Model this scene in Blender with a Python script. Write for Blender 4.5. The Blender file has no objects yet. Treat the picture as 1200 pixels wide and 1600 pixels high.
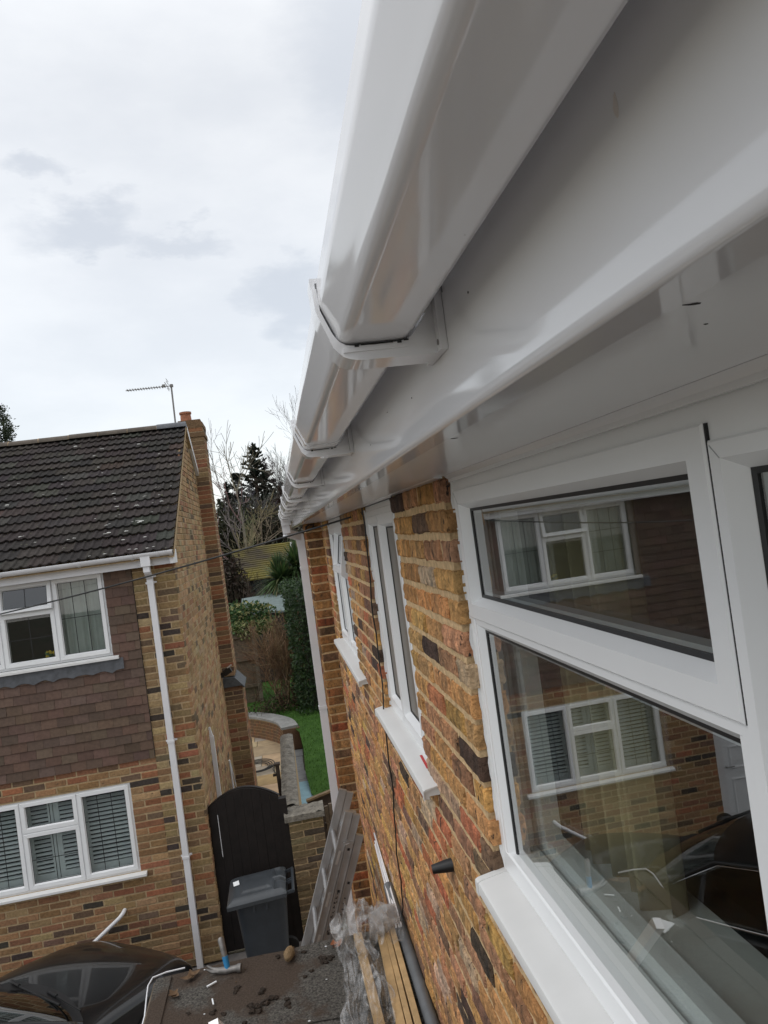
import bpy, bmesh, math, random
import numpy as np
from mathutils import Vector, Matrix, noise

# ------------------------------------------------------------------ camera, sky, sun, exposure
scene = bpy.context.scene
C = scene.collection
cam_d = bpy.data.cameras.new("camera")
cam = bpy.data.objects.new("camera", cam_d)
C.objects.link(cam)
cam_d.sensor_fit = 'HORIZONTAL'
cam_d.sensor_width = 36.0
cam_d.lens = 34.5
cam_d.clip_start = 0.02
cam_d.clip_end = 1000
cam.matrix_world = Matrix(((0.97991969, 0.13068354, -0.15059622, 0),
                           (-0.14697807, -0.0369594, -0.98844901, 0),
                           (-0.13473996, 0.99073499, -0.01700963, 0),
                           (0, 0, 0, 1)))
scene.camera = cam

SUN_EL, SUN_AZ = math.radians(48), math.radians(250)
world = bpy.data.worlds.new("World")
scene.world = world
world.use_nodes = True
wt = world.node_tree
wt.nodes.clear()


def wn(kind, **kw):
    n = wt.nodes.new(kind)
    for k, v in kw.items():
        setattr(n, k, v)
    return n


def build_world():
    L = wt.links.new
    out = wn('ShaderNodeOutputWorld')
    sky = wn('ShaderNodeTexSky')
    sky.sky_type = 'NISHITA'
    sky.sun_disc = False
    sky.sun_elevation = SUN_EL
    sky.sun_rotation = SUN_AZ
    bg_sky = wn('ShaderNodeBackground')
    bg_sky.inputs['Strength'].default_value = 0.05
    L(sky.outputs[0], bg_sky.inputs['Color'])
    tc = wn('ShaderNodeTexCoord')
    # cloud layer: broad soft variation, a few darker ragged patches, brighter overhead
    n1 = wn('ShaderNodeTexNoise')
    n1.inputs['Scale'].default_value = 2.3
    n1.inputs['Detail'].default_value = 6
    n1.inputs['Roughness'].default_value = 0.55
    mp = wn('ShaderNodeMapping')
    mp.inputs['Scale'].default_value = (1, 1, 2.4)
    L(tc.outputs['Generated'], mp.inputs['Vector'])
    L(mp.outputs[0], n1.inputs['Vector'])
    r1 = wn('ShaderNodeMapRange')
    r1.interpolation_type = 'SMOOTHSTEP'
    r1.inputs['From Min'].default_value = 0.38
    r1.inputs['From Max'].default_value = 0.66
    r1.inputs['To Min'].default_value = 0.0
    r1.inputs['To Max'].default_value = 0.35
    L(n1.outputs['Fac'], r1.inputs['Value'])
    n2 = wn('ShaderNodeTexNoise')
    n2.inputs['Scale'].default_value = 9
    n2.inputs['Detail'].default_value = 5
    n2.inputs['Roughness'].default_value = 0.6
    L(mp.outputs[0], n2.inputs['Vector'])
    sub = wn('ShaderNodeVectorMath', operation='SUBTRACT')
    sub.inputs[1].default_value = (0.5, 0.5, 0.5)
    L(n2.outputs['Color'], sub.inputs[0])
    scl = wn('ShaderNodeVectorMath', operation='SCALE')
    scl.inputs['Scale'].default_value = 0.13
    L(sub.outputs[0], scl.inputs[0])
    add = wn('ShaderNodeVectorMath', operation='ADD')
    L(tc.outputs['Generated'], add.inputs[0])
    L(scl.outputs[0], add.inputs[1])
    patches = [((-0.165, 0.905, 0.393), (1, 1, 2.4), .115, .66), ((-0.07, 0.925, 0.376), (1, 1, 2.6), .105, .62),
               ((0.065, 0.95, 0.306), (1, 1, 1.4), .110, .70), ((-0.21, 0.868, 0.452), (1, 1, 2.0), .065, .60),
               ((0.2, 0.82, 0.55), (1, 1, 1), .18, .60),
               ((-0.9, 0.1, 0.42), (1, 1, 1.6), .30, .9), ((-0.75, 0.55, 0.35), (1, 1, 1.8), .22, .8),
               ((-0.3, 0.45, 0.85), (1, 1, 1), .30, .7), ((-0.55, -0.5, 0.6), (1, 1, 1), .35, .7)]
    prev = r1.outputs[0]
    for c, s, rad, k in patches:
        d = wn('ShaderNodeVectorMath', operation='SUBTRACT')
        d.inputs[1].default_value = c
        L(add.outputs[0], d.inputs[0])
        m = wn('ShaderNodeVectorMath', operation='MULTIPLY')
        m.inputs[1].default_value = s
        L(d.outputs[0], m.inputs[0])
        ln = wn('ShaderNodeVectorMath', operation='LENGTH')
        L(m.outputs[0], ln.inputs[0])
        mr = wn('ShaderNodeMapRange')
        mr.interpolation_type = 'SMOOTHSTEP'
        mr.inputs['From Min'].default_value = rad
        mr.inputs['From Max'].default_value = rad * 0.25
        mr.inputs['To Min'].default_value = 0
        mr.inputs['To Max'].default_value = k
        L(ln.outputs['Value'], mr.inputs['Value'])
        mx = wn('ShaderNodeMath', operation='MAXIMUM')
        L(prev, mx.inputs[0])
        L(mr.outputs[0], mx.inputs[1])
        prev = mx.outputs[0]
    mix = wn('ShaderNodeMix', data_type='RGBA')
    mix.inputs['A'].default_value = (0.900, 0.895, 0.872, 1)
    mix.inputs['B'].default_value = (0.545, 0.565, 0.59, 1)
    L(prev, mix.inputs['Factor'])
    # the cloud deck glows more strongly high overhead
    sep = wn('ShaderNodeSeparateXYZ')
    L(tc.outputs['Generated'], sep.inputs[0])
    up = wn('ShaderNodeMapRange')
    up.interpolation_type = 'SMOOTHSTEP'
    up.inputs['From Min'].default_value = 0.5
    up.inputs['From Max'].default_value = 0.95
    up.inputs['To Min'].default_value = 0.92
    up.inputs['To Max'].default_value = 1.7
    L(sep.outputs['Z'], up.inputs['Value'])
    bg = wn('ShaderNodeBackground')
    L(mix.outputs['Result'], bg.inputs['Color'])
    L(up.outputs[0], bg.inputs['Strength'])
    ad = wn('ShaderNodeAddShader')
    L(bg.outputs[0], ad.inputs[0])
    L(bg_sky.outputs[0], ad.inputs[1])
    L(ad.outputs[0], out.inputs['Surface'])


build_world()
sun_d = bpy.data.lights.new("sun", 'SUN')
sun_d.energy = 0.6
sun_d.angle = math.radians(25)
sun_d.color = (1.0, 0.96, 0.9)
sun = bpy.data.objects.new("sun", sun_d)
C.objects.link(sun)
sd = Vector((math.sin(SUN_AZ) * math.cos(SUN_EL), math.cos(SUN_AZ) * math.cos(SUN_EL), math.sin(SUN_EL)))
sun.rotation_euler = sd.to_track_quat('Z', 'Y').to_euler()
vs = scene.view_settings
vs.view_transform = 'Standard'
vs.look = 'None'
vs.exposure = 0.0
vs.gamma = 1.0
scene.cycles.max_bounces = 10
scene.cycles.transparent_max_bounces = 16

# ------------------------------------------------------------------ materials
MATS = {}


def mat(name, base=(.5, .5, .5), rough=.6, var=.15, scale=12.0, bump=0.0, bscale=60.0, metallic=0.0, spec=0.5,
        coat=0.0, use_col=False, col2=None, detail=4, transl=0.0, rvar=0.0):
    if name in MATS:
        return MATS[name]
    m = bpy.data.materials.new(name)
    m.use_nodes = True
    t = m.node_tree
    L = t.links.new
    b = t.nodes['Principled BSDF']
    b.inputs['Roughness'].default_value = rough
    b.inputs['Metallic'].default_value = metallic
    b.inputs['Specular IOR Level'].default_value = spec
    b.inputs['Coat Weight'].default_value = coat
    tc = t.nodes.new('ShaderNodeTexCoord')
    n = t.nodes.new('ShaderNodeTexNoise')
    n.inputs['Scale'].default_value = scale
    n.inputs['Detail'].default_value = detail
    n.inputs['Roughness'].default_value = .6
    L(tc.outputs['Object'], n.inputs['Vector'])
    mr = t.nodes.new('ShaderNodeMapRange')
    mr.inputs['From Min'].default_value = .3
    mr.inputs['From Max'].default_value = .7
    L(n.outputs['Fac'], mr.inputs['Value'])
    mx = t.nodes.new('ShaderNodeMix')
    mx.data_type = 'RGBA'
    L(mr.outputs[0], mx.inputs['Factor'])
    if use_col:
        a = t.nodes.new('ShaderNodeAttribute')
        a.attribute_name = 'Col'
        lo = t.nodes.new('ShaderNodeMix')
        lo.data_type = 'RGBA'
        lo.blend_type = 'MULTIPLY'
        lo.inputs['Factor'].default_value = 1
        lo.inputs['B'].default_value = (1 - var, 1 - var, 1 - var, 1)
        L(a.outputs['Color'], lo.inputs['A'])
        hi = t.nodes.new('ShaderNodeMix')
        hi.data_type = 'RGBA'
        hi.blend_type = 'MULTIPLY'
        hi.inputs['Factor'].default_value = 1
        hi.inputs['B'].default_value = (1 + var, 1 + var, 1 + var, 1)
        L(a.outputs['Color'], hi.inputs['A'])
        L(lo.outputs['Result'], mx.inputs['A'])
        L(hi.outputs['Result'], mx.inputs['B'])
    else:
        c2 = col2 or tuple(min(1, x * (1 + var)) for x in base)
        c1 = base if col2 else tuple(x * (1 - var) for x in base)
        mx.inputs['A'].default_value = (*c1, 1)
        mx.inputs['B'].default_value = (*c2, 1)
    L(mx.outputs['Result'], b.inputs['Base Color'])
    if rvar:
        rr = t.nodes.new('ShaderNodeMapRange')
        rr.inputs['To Min'].default_value = max(0, rough - rvar)
        rr.inputs['To Max'].default_value = rough + rvar
        L(n.outputs['Fac'], rr.inputs['Value'])
        L(rr.outputs[0], b.inputs['Roughness'])
    if bump:
        n2 = t.nodes.new('ShaderNodeTexNoise')
        n2.inputs['Scale'].default_value = bscale
        n2.inputs['Detail'].default_value = 5
        L(tc.outputs['Object'], n2.inputs['Vector'])
        bp = t.nodes.new('ShaderNodeBump')
        bp.inputs['Strength'].default_value = bump
        bp.inputs['Distance'].default_value = .01
        L(n2.outputs['Fac'], bp.inputs['Height'])
        L(bp.outputs[0], b.inputs['Normal'])
    if transl:
        tr = t.nodes.new('ShaderNodeBsdfTranslucent')
        L(mx.outputs['Result'], tr.inputs['Color'])
        ms = t.nodes.new('ShaderNodeMixShader')
        ms.inputs[0].default_value = transl
        L(b.outputs[0], ms.inputs[1])
        L(tr.outputs[0], ms.inputs[2])
        L(ms.outputs[0], t.nodes['Material Output'].inputs['Surface'])
    MATS[name] = m
    return m


def add_spots(m, color, scale, thr, rough=None, stretch=(1, 1, 1)):
    """scattered marks (lichen, dirt, stains) mixed over a material's base colour"""
    t = m.node_tree
    L = t.links.new
    b = t.nodes['Principled BSDF']
    src = b.inputs['Base Color'].links[0].from_socket
    tc = t.nodes.new('ShaderNodeTexCoord')
    mp = t.nodes.new('ShaderNodeMapping')
    mp.inputs['Scale'].default_value = stretch
    L(tc.outputs['Object'], mp.inputs['Vector'])
    n = t.nodes.new('ShaderNodeTexNoise')
    n.inputs['Scale'].default_value = scale
    n.inputs['Detail'].default_value = 6
    n.inputs['Roughness'].default_value = .65
    L(mp.outputs[0], n.inputs['Vector'])
    mr = t.nodes.new('ShaderNodeMapRange')
    mr.inputs['From Min'].default_value = thr
    mr.inputs['From Max'].default_value = thr + .05
    L(n.outputs['Fac'], mr.inputs['Value'])
    mx = t.nodes.new('ShaderNodeMix')
    mx.data_type = 'RGBA'
    mx.inputs['B'].default_value = (*color, 1)
    L(mr.outputs[0], mx.inputs['Factor'])
    L(src, mx.inputs['A'])
    L(mx.outputs['Result'], b.inputs['Base Color'])
    return m


def add_tint(m, hi, lo, scale, stretch):
    """streaky second tone multiplied over the base colour (drag marks and firing colour of bricks)"""
    t = m.node_tree
    L = t.links.new
    b = t.nodes['Principled BSDF']
    src = b.inputs['Base Color'].links[0].from_socket
    tc = t.nodes.new('ShaderNodeTexCoord')
    mp = t.nodes.new('ShaderNodeMapping')
    mp.inputs['Scale'].default_value = stretch
    L(tc.outputs['Object'], mp.inputs['Vector'])
    n = t.nodes.new('ShaderNodeTexNoise')
    n.inputs['Scale'].default_value = scale
    n.inputs['Detail'].default_value = 5
    L(mp.outputs[0], n.inputs['Vector'])
    mr = t.nodes.new('ShaderNodeMapRange')
    mr.inputs['From Min'].default_value = .32
    mr.inputs['From Max'].default_value = .68
    L(n.outputs['Fac'], mr.inputs['Value'])
    c = t.nodes.new('ShaderNodeMix')
    c.data_type = 'RGBA'
    c.inputs['A'].default_value = (*lo, 1)
    c.inputs['B'].default_value = (*hi, 1)
    L(mr.outputs[0], c.inputs['Factor'])
    mx = t.nodes.new('ShaderNodeMix')
    mx.data_type = 'RGBA'
    mx.blend_type = 'MULTIPLY'
    mx.inputs['Factor'].default_value = 1
    L(src, mx.inputs['A'])
    L(c.outputs['Result'], mx.inputs['B'])
    L(mx.outputs['Result'], b.inputs['Base Color'])
    return m


def glass_mat(name, tint=(.9, .94, .93), r0=.1, rough=0.0, bump=0.0, bscale=80, power=5.0):
    m = bpy.data.materials.new(name)
    m.use_nodes = True
    t = m.node_tree
    t.nodes.clear()
    L = t.links.new
    out = t.nodes.new('ShaderNodeOutputMaterial')
    g = t.nodes.new('ShaderNodeBsdfGlossy')
    g.inputs['Roughness'].default_value = rough
    tr = t.nodes.new('ShaderNodeBsdfTransparent')
    tr.inputs['Color'].default_value = (*tint, 1)
    geo = t.nodes.new('ShaderNodeNewGeometry')
    dp = t.nodes.new('ShaderNodeVectorMath')
    dp.operation = 'DOT_PRODUCT'
    L(geo.outputs['Normal'], dp.inputs[0])
    L(geo.outputs['Incoming'], dp.inputs[1])
    ab = t.nodes.new('ShaderNodeMath')
    ab.operation = 'ABSOLUTE'
    L(dp.outputs['Value'], ab.inputs[0])
    om = t.nodes.new('ShaderNodeMath')
    om.operation = 'SUBTRACT'
    om.inputs[0].default_value = 1
    om.use_clamp = True
    L(ab.outputs[0], om.inputs[1])
    pw = t.nodes.new('ShaderNodeMath')
    pw.operation = 'POWER'
    pw.inputs[1].default_value = power
    L(om.outputs[0], pw.inputs[0])
    ma = t.nodes.new('ShaderNodeMath')
    ma.operation = 'MULTIPLY_ADD'
    ma.inputs[1].default_value = 1 - r0
    ma.inputs[2].default_value = r0
    L(pw.outputs[0], ma.inputs[0])
    mx = t.nodes.new('ShaderNodeMixShader')
    L(ma.outputs[0], mx.inputs[0])
    L(tr.outputs[0], mx.inputs[1])
    L(g.outputs[0], mx.inputs[2])
    if bump:
        tc = t.nodes.new('ShaderNodeTexCoord')
        n = t.nodes.new('ShaderNodeTexNoise')
        n.inputs['Scale'].default_value = bscale
        n.inputs['Detail'].default_value = 3
        L(tc.outputs['Object'], n.inputs['Vector'])
        bp = t.nodes.new('ShaderNodeBump')
        bp.inputs['Strength'].default_value = bump
        bp.inputs['Distance'].default_value = .01
        L(n.outputs['Fac'], bp.inputs['Height'])
        L(bp.outputs[0], g.inputs['Normal'])
    L(mx.outputs[0], out.inputs['Surface'])
    MATS[name] = m
    return m


PVC = mat('white_pvc', (.825, .825, .84), rough=.075, var=.015, scale=2, spec=.5, bump=.005, bscale=5)
add_spots(PVC, (.42, .40, .37), 34, .735)
SOFF = mat('satin_soffit_pvc', (.825, .825, .83), rough=.15, var=.015, scale=2, spec=.42, bump=.006, bscale=6)
add_spots(SOFF, (.45, .43, .40), 30, .745)
PVCF = mat('window_pvc', (.80, .81, .82), rough=.26, var=.02, scale=5, spec=.5)
SILLW = mat('sill_pvc', (.70, .70, .69), rough=.34, var=.03, scale=9)
add_spots(SILLW, (.45, .43, .38), 26, .72)
OLDPVC = mat('weathered_pvc', (.70, .70, .72), rough=.35, var=.05, scale=6)
SEALANT = mat('white_sealant', (.78, .78, .77), rough=.45, var=.04, scale=40, bump=.1)
GASKET = mat('black_gasket', (.012, .012, .013), rough=.5, var=.2)
SPACER = mat('grey_spacer', (.42, .43, .44), rough=.4, var=.05)
BRICKN = mat('stock_brick_warm', use_col=True, rough=.93, var=.40, scale=60, bump=1.0, bscale=150, spec=.2, detail=7)
add_tint(BRICKN, (1.28, 1.04, .86), (.60, .56, .53), 30, (1, 1, .22))
add_spots(BRICKN, (.050, .038, .032), 60, .60, stretch=(1, 1, .38))
add_spots(BRICKN, (.60, .56, .50), 19, .735)
MORTN = mat('sandy_mortar', (.60, .43, .245), rough=.95, var=.25, scale=50, bump=.8, bscale=140, spec=.15)
BRICKF = mat('stock_brick_brown', use_col=True, rough=.93, var=.26, scale=38, bump=.7, bscale=90, spec=.2, detail=6)
add_spots(BRICKF, (.05, .04, .032), 15, .67)
MORTF = mat('buff_mortar', (.42, .31, .185), rough=.95, var=.22, scale=30, bump=.6, bscale=90, spec=.15)
TILEH = mat('clay_hanging_tile', use_col=True, rough=.75, var=.14, scale=30, bump=.3, bscale=80, spec=.3)
ROOFT = mat('dark_concrete_tile', use_col=True, rough=.92, var=.35, scale=26, bump=.6, bscale=70, spec=.2)
add_spots(ROOFT, (.10, .105, .06), 13, .64)
LICH = mat('pale_lichen', (.55, .55, .52), rough=.95, var=.2, scale=60)
LEAD = mat('lead_sheet', (.085, .09, .10), rough=.6, var=.25, scale=14, bump=.3)
SLATE = mat('grey_slate', (.07, .075, .08), rough=.7, var=.3, scale=20, bump=.4)
TERRA = mat('terracotta', (.30, .12, .065), rough=.85, var=.25, scale=18, bump=.3)
FELT = mat('mineral_felt', (.118, .110, .098), rough=.95, var=.75, scale=130, bump=1.0, bscale=420, spec=.2, detail=8)
add_spots(FELT, (.094, .070, .054), 1.6, .47)
add_tint(FELT, (1.28, 1.27, 1.25), (.76, .76, .76), 150, (1, 1, 1))
add_spots(FELT, (.040, .028, .020), 14, .655)
add_spots(FELT, (.32, .30, .27), 55, .75)
WOODN = mat('sawn_softwood', (.46, .31, .15), rough=.75, var=.22, scale=14, bump=.25, bscale=60)
WOODW = mat('weathered_wood', (.13, .10, .07), rough=.9, var=.35, scale=14, bump=.5)
WOODD = mat('dark_wood', (.05, .035, .025), rough=.8, var=.35, scale=12, bump=.4)
GATEM = mat('black_stained_boards', (.012, .009, .008), rough=.62, var=.3, scale=9, bump=.2, spec=.3)
BINM = mat('charcoal_plastic', (.030, .036, .043), rough=.42, var=.12, scale=9, bump=.06, bscale=300)
BINL = mat('charcoal_lid_plastic', (.042, .048, .054), rough=.36, var=.15, scale=9, bump=.06, bscale=300)
RUBBER = mat('black_rubber', (.012, .012, .012), rough=.7, var=.2)
BLACKP = mat('black_plastic', (.012, .012, .013), rough=.4, var=.2)
ALU = mat('aluminium', (.42, .42, .42), rough=.42, var=.14, scale=9, metallic=.75, bump=.05, rvar=.08)
ALUL = mat('bright_aluminium', (.62, .62, .60), rough=.35, var=.08, metallic=.7)
INK = mat('dark_ink', (.02, .02, .02), rough=.7)
STEEL = mat('dull_steel', (.20, .19, .18), rough=.5, var=.25, metallic=.6, scale=40)
BLUEG = mat('blue_grip', (.02, .19, .40), rough=.45, var=.1)
GREYP = mat('grey_pipe_plastic', (.12, .128, .135), rough=.48, var=.16, scale=14, bump=.08)
SAND = mat('sandstone_flag', use_col=True, rough=.85, var=.18, scale=6, bump=.3)
GRASSM = mat('mown_grass', (.026, .066, .011), rough=.95, var=0, col2=(.050, .110, .020), scale=5, bump=1.0, bscale=60, spec=.15, detail=8)
ROUGHG = mat('rough_ground', (.035, .045, .018), rough=.95, var=0, col2=(.07, .055, .032), scale=.35, bump=.6, bscale=10)
DRIVE = mat('driveway_paving', (.165, .150, .140), rough=.9, var=.3, scale=9, bump=.5)
CONC = mat('concrete', (.165, .15, .125), rough=.95, var=.45, scale=16, bump=1.0, bscale=50)
add_spots(CONC, (.40, .39, .36), 30, .66)
add_spots(CONC, (.05, .05, .04), 9, .63)
GREYF = mat('grey_flag', (.16, .16, .155), rough=.85, var=.2, scale=8, bump=.3)
BLUEF = mat('blue_grey_paving', (.16, .27, .31), rough=.7, var=.15, scale=8)
SHEDF = mat('green_grey_felt', (.13, .165, .16), rough=.9, var=.15, scale=9, bump=.3)
MOSS = mat('mossy_tile', (.045, .034, .020), rough=.95, var=0, col2=(.135, .112, .010), scale=.75, bump=.7, bscale=14, detail=7)
CLAD = mat('dark_cladding', (.018, .019, .024), rough=.7, var=.2, scale=8)
LEAFM = mat('leaf', use_col=True, rough=.55, var=.12, scale=3, spec=.35, transl=.25)
NEEDLE = mat('needle', use_col=True, rough=.7, var=.15, scale=3, spec=.25, transl=.1)
BARKM = mat('bark', use_col=True, rough=.9, var=.3, scale=8, bump=.4, spec=.2)
PLASTIC_GLASS = glass_mat('window_glass', (.86, .90, .885), r0=.15, power=2.8)
REARPANE = glass_mat('inner_window_glass', (.93, .95, .94), r0=.05, power=4.5)
FARGLASS = glass_mat('far_window_glass', (.80, .84, .83), r0=.12, power=4.0)
OBSC = mat('obscured_glass', (.105, .082, .058), rough=.30, var=.10, scale=30, spec=.45)
CARGLASS = glass_mat('car_glass', (.30, .36, .34), r0=.10, power=4.2)
CARP = mat('black_car_paint', (.004, .004, .0045), rough=.35, var=.1, spec=.25, coat=.62, scale=2)
MATS['black_car_paint'].node_tree.nodes['Principled BSDF'].inputs['Coat Roughness'].default_value = .03
CHROME = mat('bright_trim', (.6, .6, .6), rough=.2, var=.03, metallic=1)
LAMPM = mat('headlamp_lens', (.05, .055, .06), rough=.08, var=.1, coat=1.0)
CURTF = mat('pale_curtain', (.50, .54, .50), rough=.9, var=.12, scale=6, transl=.3)
CURTN = mat('beige_curtain', (.40, .34, .20), rough=.9, var=.12, scale=9)
SHUTW = mat('shutter_white', (.62, .66, .66), rough=.45, var=.04)
ROOMW = mat('room_plaster', (.28, .27, .25), rough=.9, var=.1, scale=2)
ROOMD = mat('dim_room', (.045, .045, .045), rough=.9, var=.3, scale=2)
BOARDW = mat('window_board_white', (.62, .62, .60), rough=.3, var=.03)
STRAW = mat('dry_fibre', (.25, .17, .09), rough=.95, var=.35, scale=40, bump=1.0, bscale=120)
MOSSD = mat('dry_moss', (.030, .020, .013), rough=1.0, var=.4, scale=60, bump=1.0, bscale=150)
LEAFD = mat('dead_leaf', (.12, .07, .035), rough=.9, var=.3, scale=30)
PAPER = mat('white_paper', (.75, .77, .78), rough=.6, var=.03)
PAPERB = mat('blue_print', (.05, .25, .45), rough=.5)
DOORW = mat('white_door', (.62, .63, .64), rough=.35, var=.03)
REDM = mat('red_marker', (.50, .015, .015), rough=.5)
CABLEM = mat('black_cable', (.010, .010, .010), rough=.5)
YEL = mat('yellow_flower', (.55, .38, .02), rough=.7)


def sheet_mat():
    m = bpy.data.materials.new('clear_polythene')
    m.use_nodes = True
    t = m.node_tree
    t.nodes.clear()
    L = t.links.new
    out = t.nodes.new('ShaderNodeOutputMaterial')
    tr = t.nodes.new('ShaderNodeBsdfTransparent')
    tr.inputs['Color'].default_value = (.93, .93, .93, 1)
    g = t.nodes.new('ShaderNodeBsdfPrincipled')
    g.inputs['Base Color'].default_value = (.85, .85, .85, 1)
    g.inputs['Specular IOR Level'].default_value = 1.0
    g.inputs['Roughness'].default_value = .10
    tc = t.nodes.new('ShaderNodeTexCoord')
    n = t.nodes.new('ShaderNodeTexNoise')
    n.inputs['Scale'].default_value = 15
    n.inputs['Detail'].default_value = 2
    n.inputs['Distortion'].default_value = 1.0
    L(tc.outputs['Object'], n.inputs['Vector'])
    bp = t.nodes.new('ShaderNodeBump')
    bp.inputs['Strength'].default_value = .25
    bp.inputs['Distance'].default_value = .012
    L(n.outputs['Fac'], bp.inputs['Height'])
    L(bp.outputs[0], g.inputs['Normal'])
    mr = t.nodes.new('ShaderNodeMapRange')
    mr.inputs['From Min'].default_value = .35
    mr.inputs['From Max'].default_value = .68
    mr.inputs['To Min'].default_value = .06
    mr.inputs['To Max'].default_value = .30
    L(n.outputs['Fac'], mr.inputs['Value'])
    mx = t.nodes.new('ShaderNodeMixShader')
    L(mr.outputs[0], mx.inputs[0])
    L(tr.outputs[0], mx.inputs[1])
    L(g.outputs[0], mx.inputs[2])
    L(mx.outputs[0], out.inputs['Surface'])
    return m


POLY = sheet_mat()

# ------------------------------------------------------------------ mesh helpers
rnd = random.Random(7)


class MB:
    def __init__(self):
        self.v, self.f, self.m, self.c = [], [], [], []

    def add(self, verts, faces, mi=0, col=(1, 1, 1)):
        o = len(self.v)
        self.v.extend([tuple(p) for p in verts])
        for f in faces:
            self.f.append(tuple(i + o for i in f))
            self.m.append(mi)
            self.c.append(col)

    def box(self, x0, x1, y0, y1, z0, z1, mi=0, col=(1, 1, 1), T=None):
        p = [(x0, y0, z0), (x1, y0, z0), (x1, y1, z0), (x0, y1, z0), (x0, y0, z1), (x1, y0, z1), (x1, y1, z1), (x0, y1, z1)]
        if T:
            p = [T(*q) for q in p]
        self.add(p, [(0, 3, 2, 1), (4, 5, 6, 7), (0, 1, 5, 4), (1, 2, 6, 5), (2, 3, 7, 6), (3, 0, 4, 7)], mi, col)

    def obox(self, c, ax, ay, az, mi=0, col=(1, 1, 1)):
        """box from centre and three half-axis vectors"""
        c, ax, ay, az = Vector(c), Vector(ax), Vector(ay), Vector(az)
        p = [c + sx * ax + sy * ay + sz * az for sz in (-1, 1) for sx, sy in ((-1, -1), (1, -1), (1, 1), (-1, 1))]
        self.add(p, [(0, 3, 2, 1), (4, 5, 6, 7), (0, 1, 5, 4), (1, 2, 6, 5), (2, 3, 7, 6), (3, 0, 4, 7)], mi, col)

    def bar(self, a, b, w, h, up=(0, 0, 1), mi=0, col=(1, 1, 1)):
        a, b = Vector(a), Vector(b)
        d = (b - a)
        s = d.cross(Vector(up))
        if s.length < 1e-6:
            s = d.cross(Vector((1, 0, 0)))
        s.normalize()
        u = s.cross(d).normalized()
        self.obox((a + b) / 2, d / 2, s * w / 2, u * h / 2, mi, col)

    def tube(self, pts, r, n=8, mi=0, col=(1, 1, 1), caps=True):
        pts = [Vector(p) for p in pts]
        rs = r if isinstance(r, (list, tuple)) else [r] * len(pts)
        rings = []
        ref = None
        for i, p in enumerate(pts):
            d = (pts[min(i + 1, len(pts) - 1)] - pts[max(i - 1, 0)])
            if d.length < 1e-9:
                d = Vector((0, 0, 1))
            d.normalize()
            if ref is None:
                ref = Vector((0, 0, 1)) if abs(d.z) < .9 else Vector((1, 0, 0))
            s = d.cross(ref)
            if s.length < 1e-4:
                s = d.cross(Vector((0.3, 1, 0)))
            s.normalize()
            u = s.cross(d).normalized()
            ref = u
            rings.append([p + rs[i] * (math.cos(2 * math.pi * k / n) * s + math.sin(2 * math.pi * k / n) * u) for k in range(n)])
        V = [q for rg in rings for q in rg]
        F = []
        for i in range(len(pts) - 1):
            for k in range(n):
                a, b = i * n + k, i * n + (k + 1) % n
                F.append((a, a + n, b + n, b))
        if caps:
            F.append(tuple(range(n)))
            F.append(tuple(reversed(range((len(pts) - 1) * n, len(pts) * n))))
        self.add(V, F, mi, col)

    def extrude(self, prof, a, b, T, mi=0, col=(1, 1, 1), closed=True, caps=True):
        """profile points (p,q) swept from a to b; T(p,q,s) -> world"""
        n = len(prof)
        V = [T(p, q, a) for p, q in prof] + [T(p, q, b) for p, q in prof]
        F = []
        for k in range(n if closed else n - 1):
            j = (k + 1) % n
            F.append((k, j, n + j, n + k))
        if caps and closed:
            F.append(tuple(reversed(range(n))))
            F.append(tuple(range(n, 2 * n)))
        self.add(V, F, mi, col)

    def grid(self, fn, nu, nv, mi=0, col=(1, 1, 1), colfn=None):
        V = [fn(i / nu, j / nv) for j in range(nv + 1) for i in range(nu + 1)]
        o = len(self.v)
        self.v.extend([tuple(p) for p in V])
        for j in range(nv):
            for i in range(nu):
                a = o + j * (nu + 1) + i
                self.f.append((a, a + 1, a + nu + 2, a + nu + 1))
                self.m.append(mi)
                self.c.append(colfn(i, j) if colfn else col)

    def build(self, name, mats, parent=None, smooth=None, loc=None, fix=True):
        me = bpy.data.meshes.new(name)
        me.from_pydata(self.v, [], self.f)
        if not isinstance(mats, (list, tuple)):
            mats = [mats]
        for m in mats:
            me.materials.append(m)
        me.polygons.foreach_set('material_index', self.m)
        if any(c != (1, 1, 1) for c in self.c):
            at = me.color_attributes.new('Col', 'FLOAT_COLOR', 'CORNER')
            cnt = np.array([len(f) for f in self.f])
            cc = np.ones((len(self.c), 4), dtype=np.float32)
            cc[:, :3] = np.array(self.c, dtype=np.float32)
            at.data.foreach_set('color', np.repeat(cc, cnt, axis=0).ravel())
        me.update()
        if fix:
            bm = bmesh.new()
            bm.from_mesh(me)
            bmesh.ops.recalc_face_normals(bm, faces=bm.faces)
            bm.to_mesh(me)
            bm.free()
        if smooth is not None:
            me.shade_smooth()
            me.set_sharp_from_angle(angle=math.radians(smooth))
        o = bpy.data.objects.new(name, me)
        C.objects.link(o)
        if parent is not None:
            o.parent = parent
            o.matrix_parent_inverse = world_of(parent).inverted()
        return o


def weighted(o):
    m = o.modifiers.new('weighted_normal', 'WEIGHTED_NORMAL')
    m.mode = 'FACE_AREA'
    m.weight = 90
    m.keep_sharp = True
    return o


def world_of(o):
    m = o.matrix_basis.copy()
    if o.parent is not None:
        m = world_of(o.parent) @ o.matrix_parent_inverse @ m
    return m


def tag(o, label, cat, group=None):
    o['label'] = label
    o['category'] = cat
    if group:
        o['group'] = group
    return o


def thing(name, loc, label, cat, group=None):
    o = bpy.data.objects.new(name, None)
    C.objects.link(o)
    o.location = loc
    return tag(o, label, cat, group)


def struct(o, kind='structure'):
    o['kind'] = kind
    return o


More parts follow.
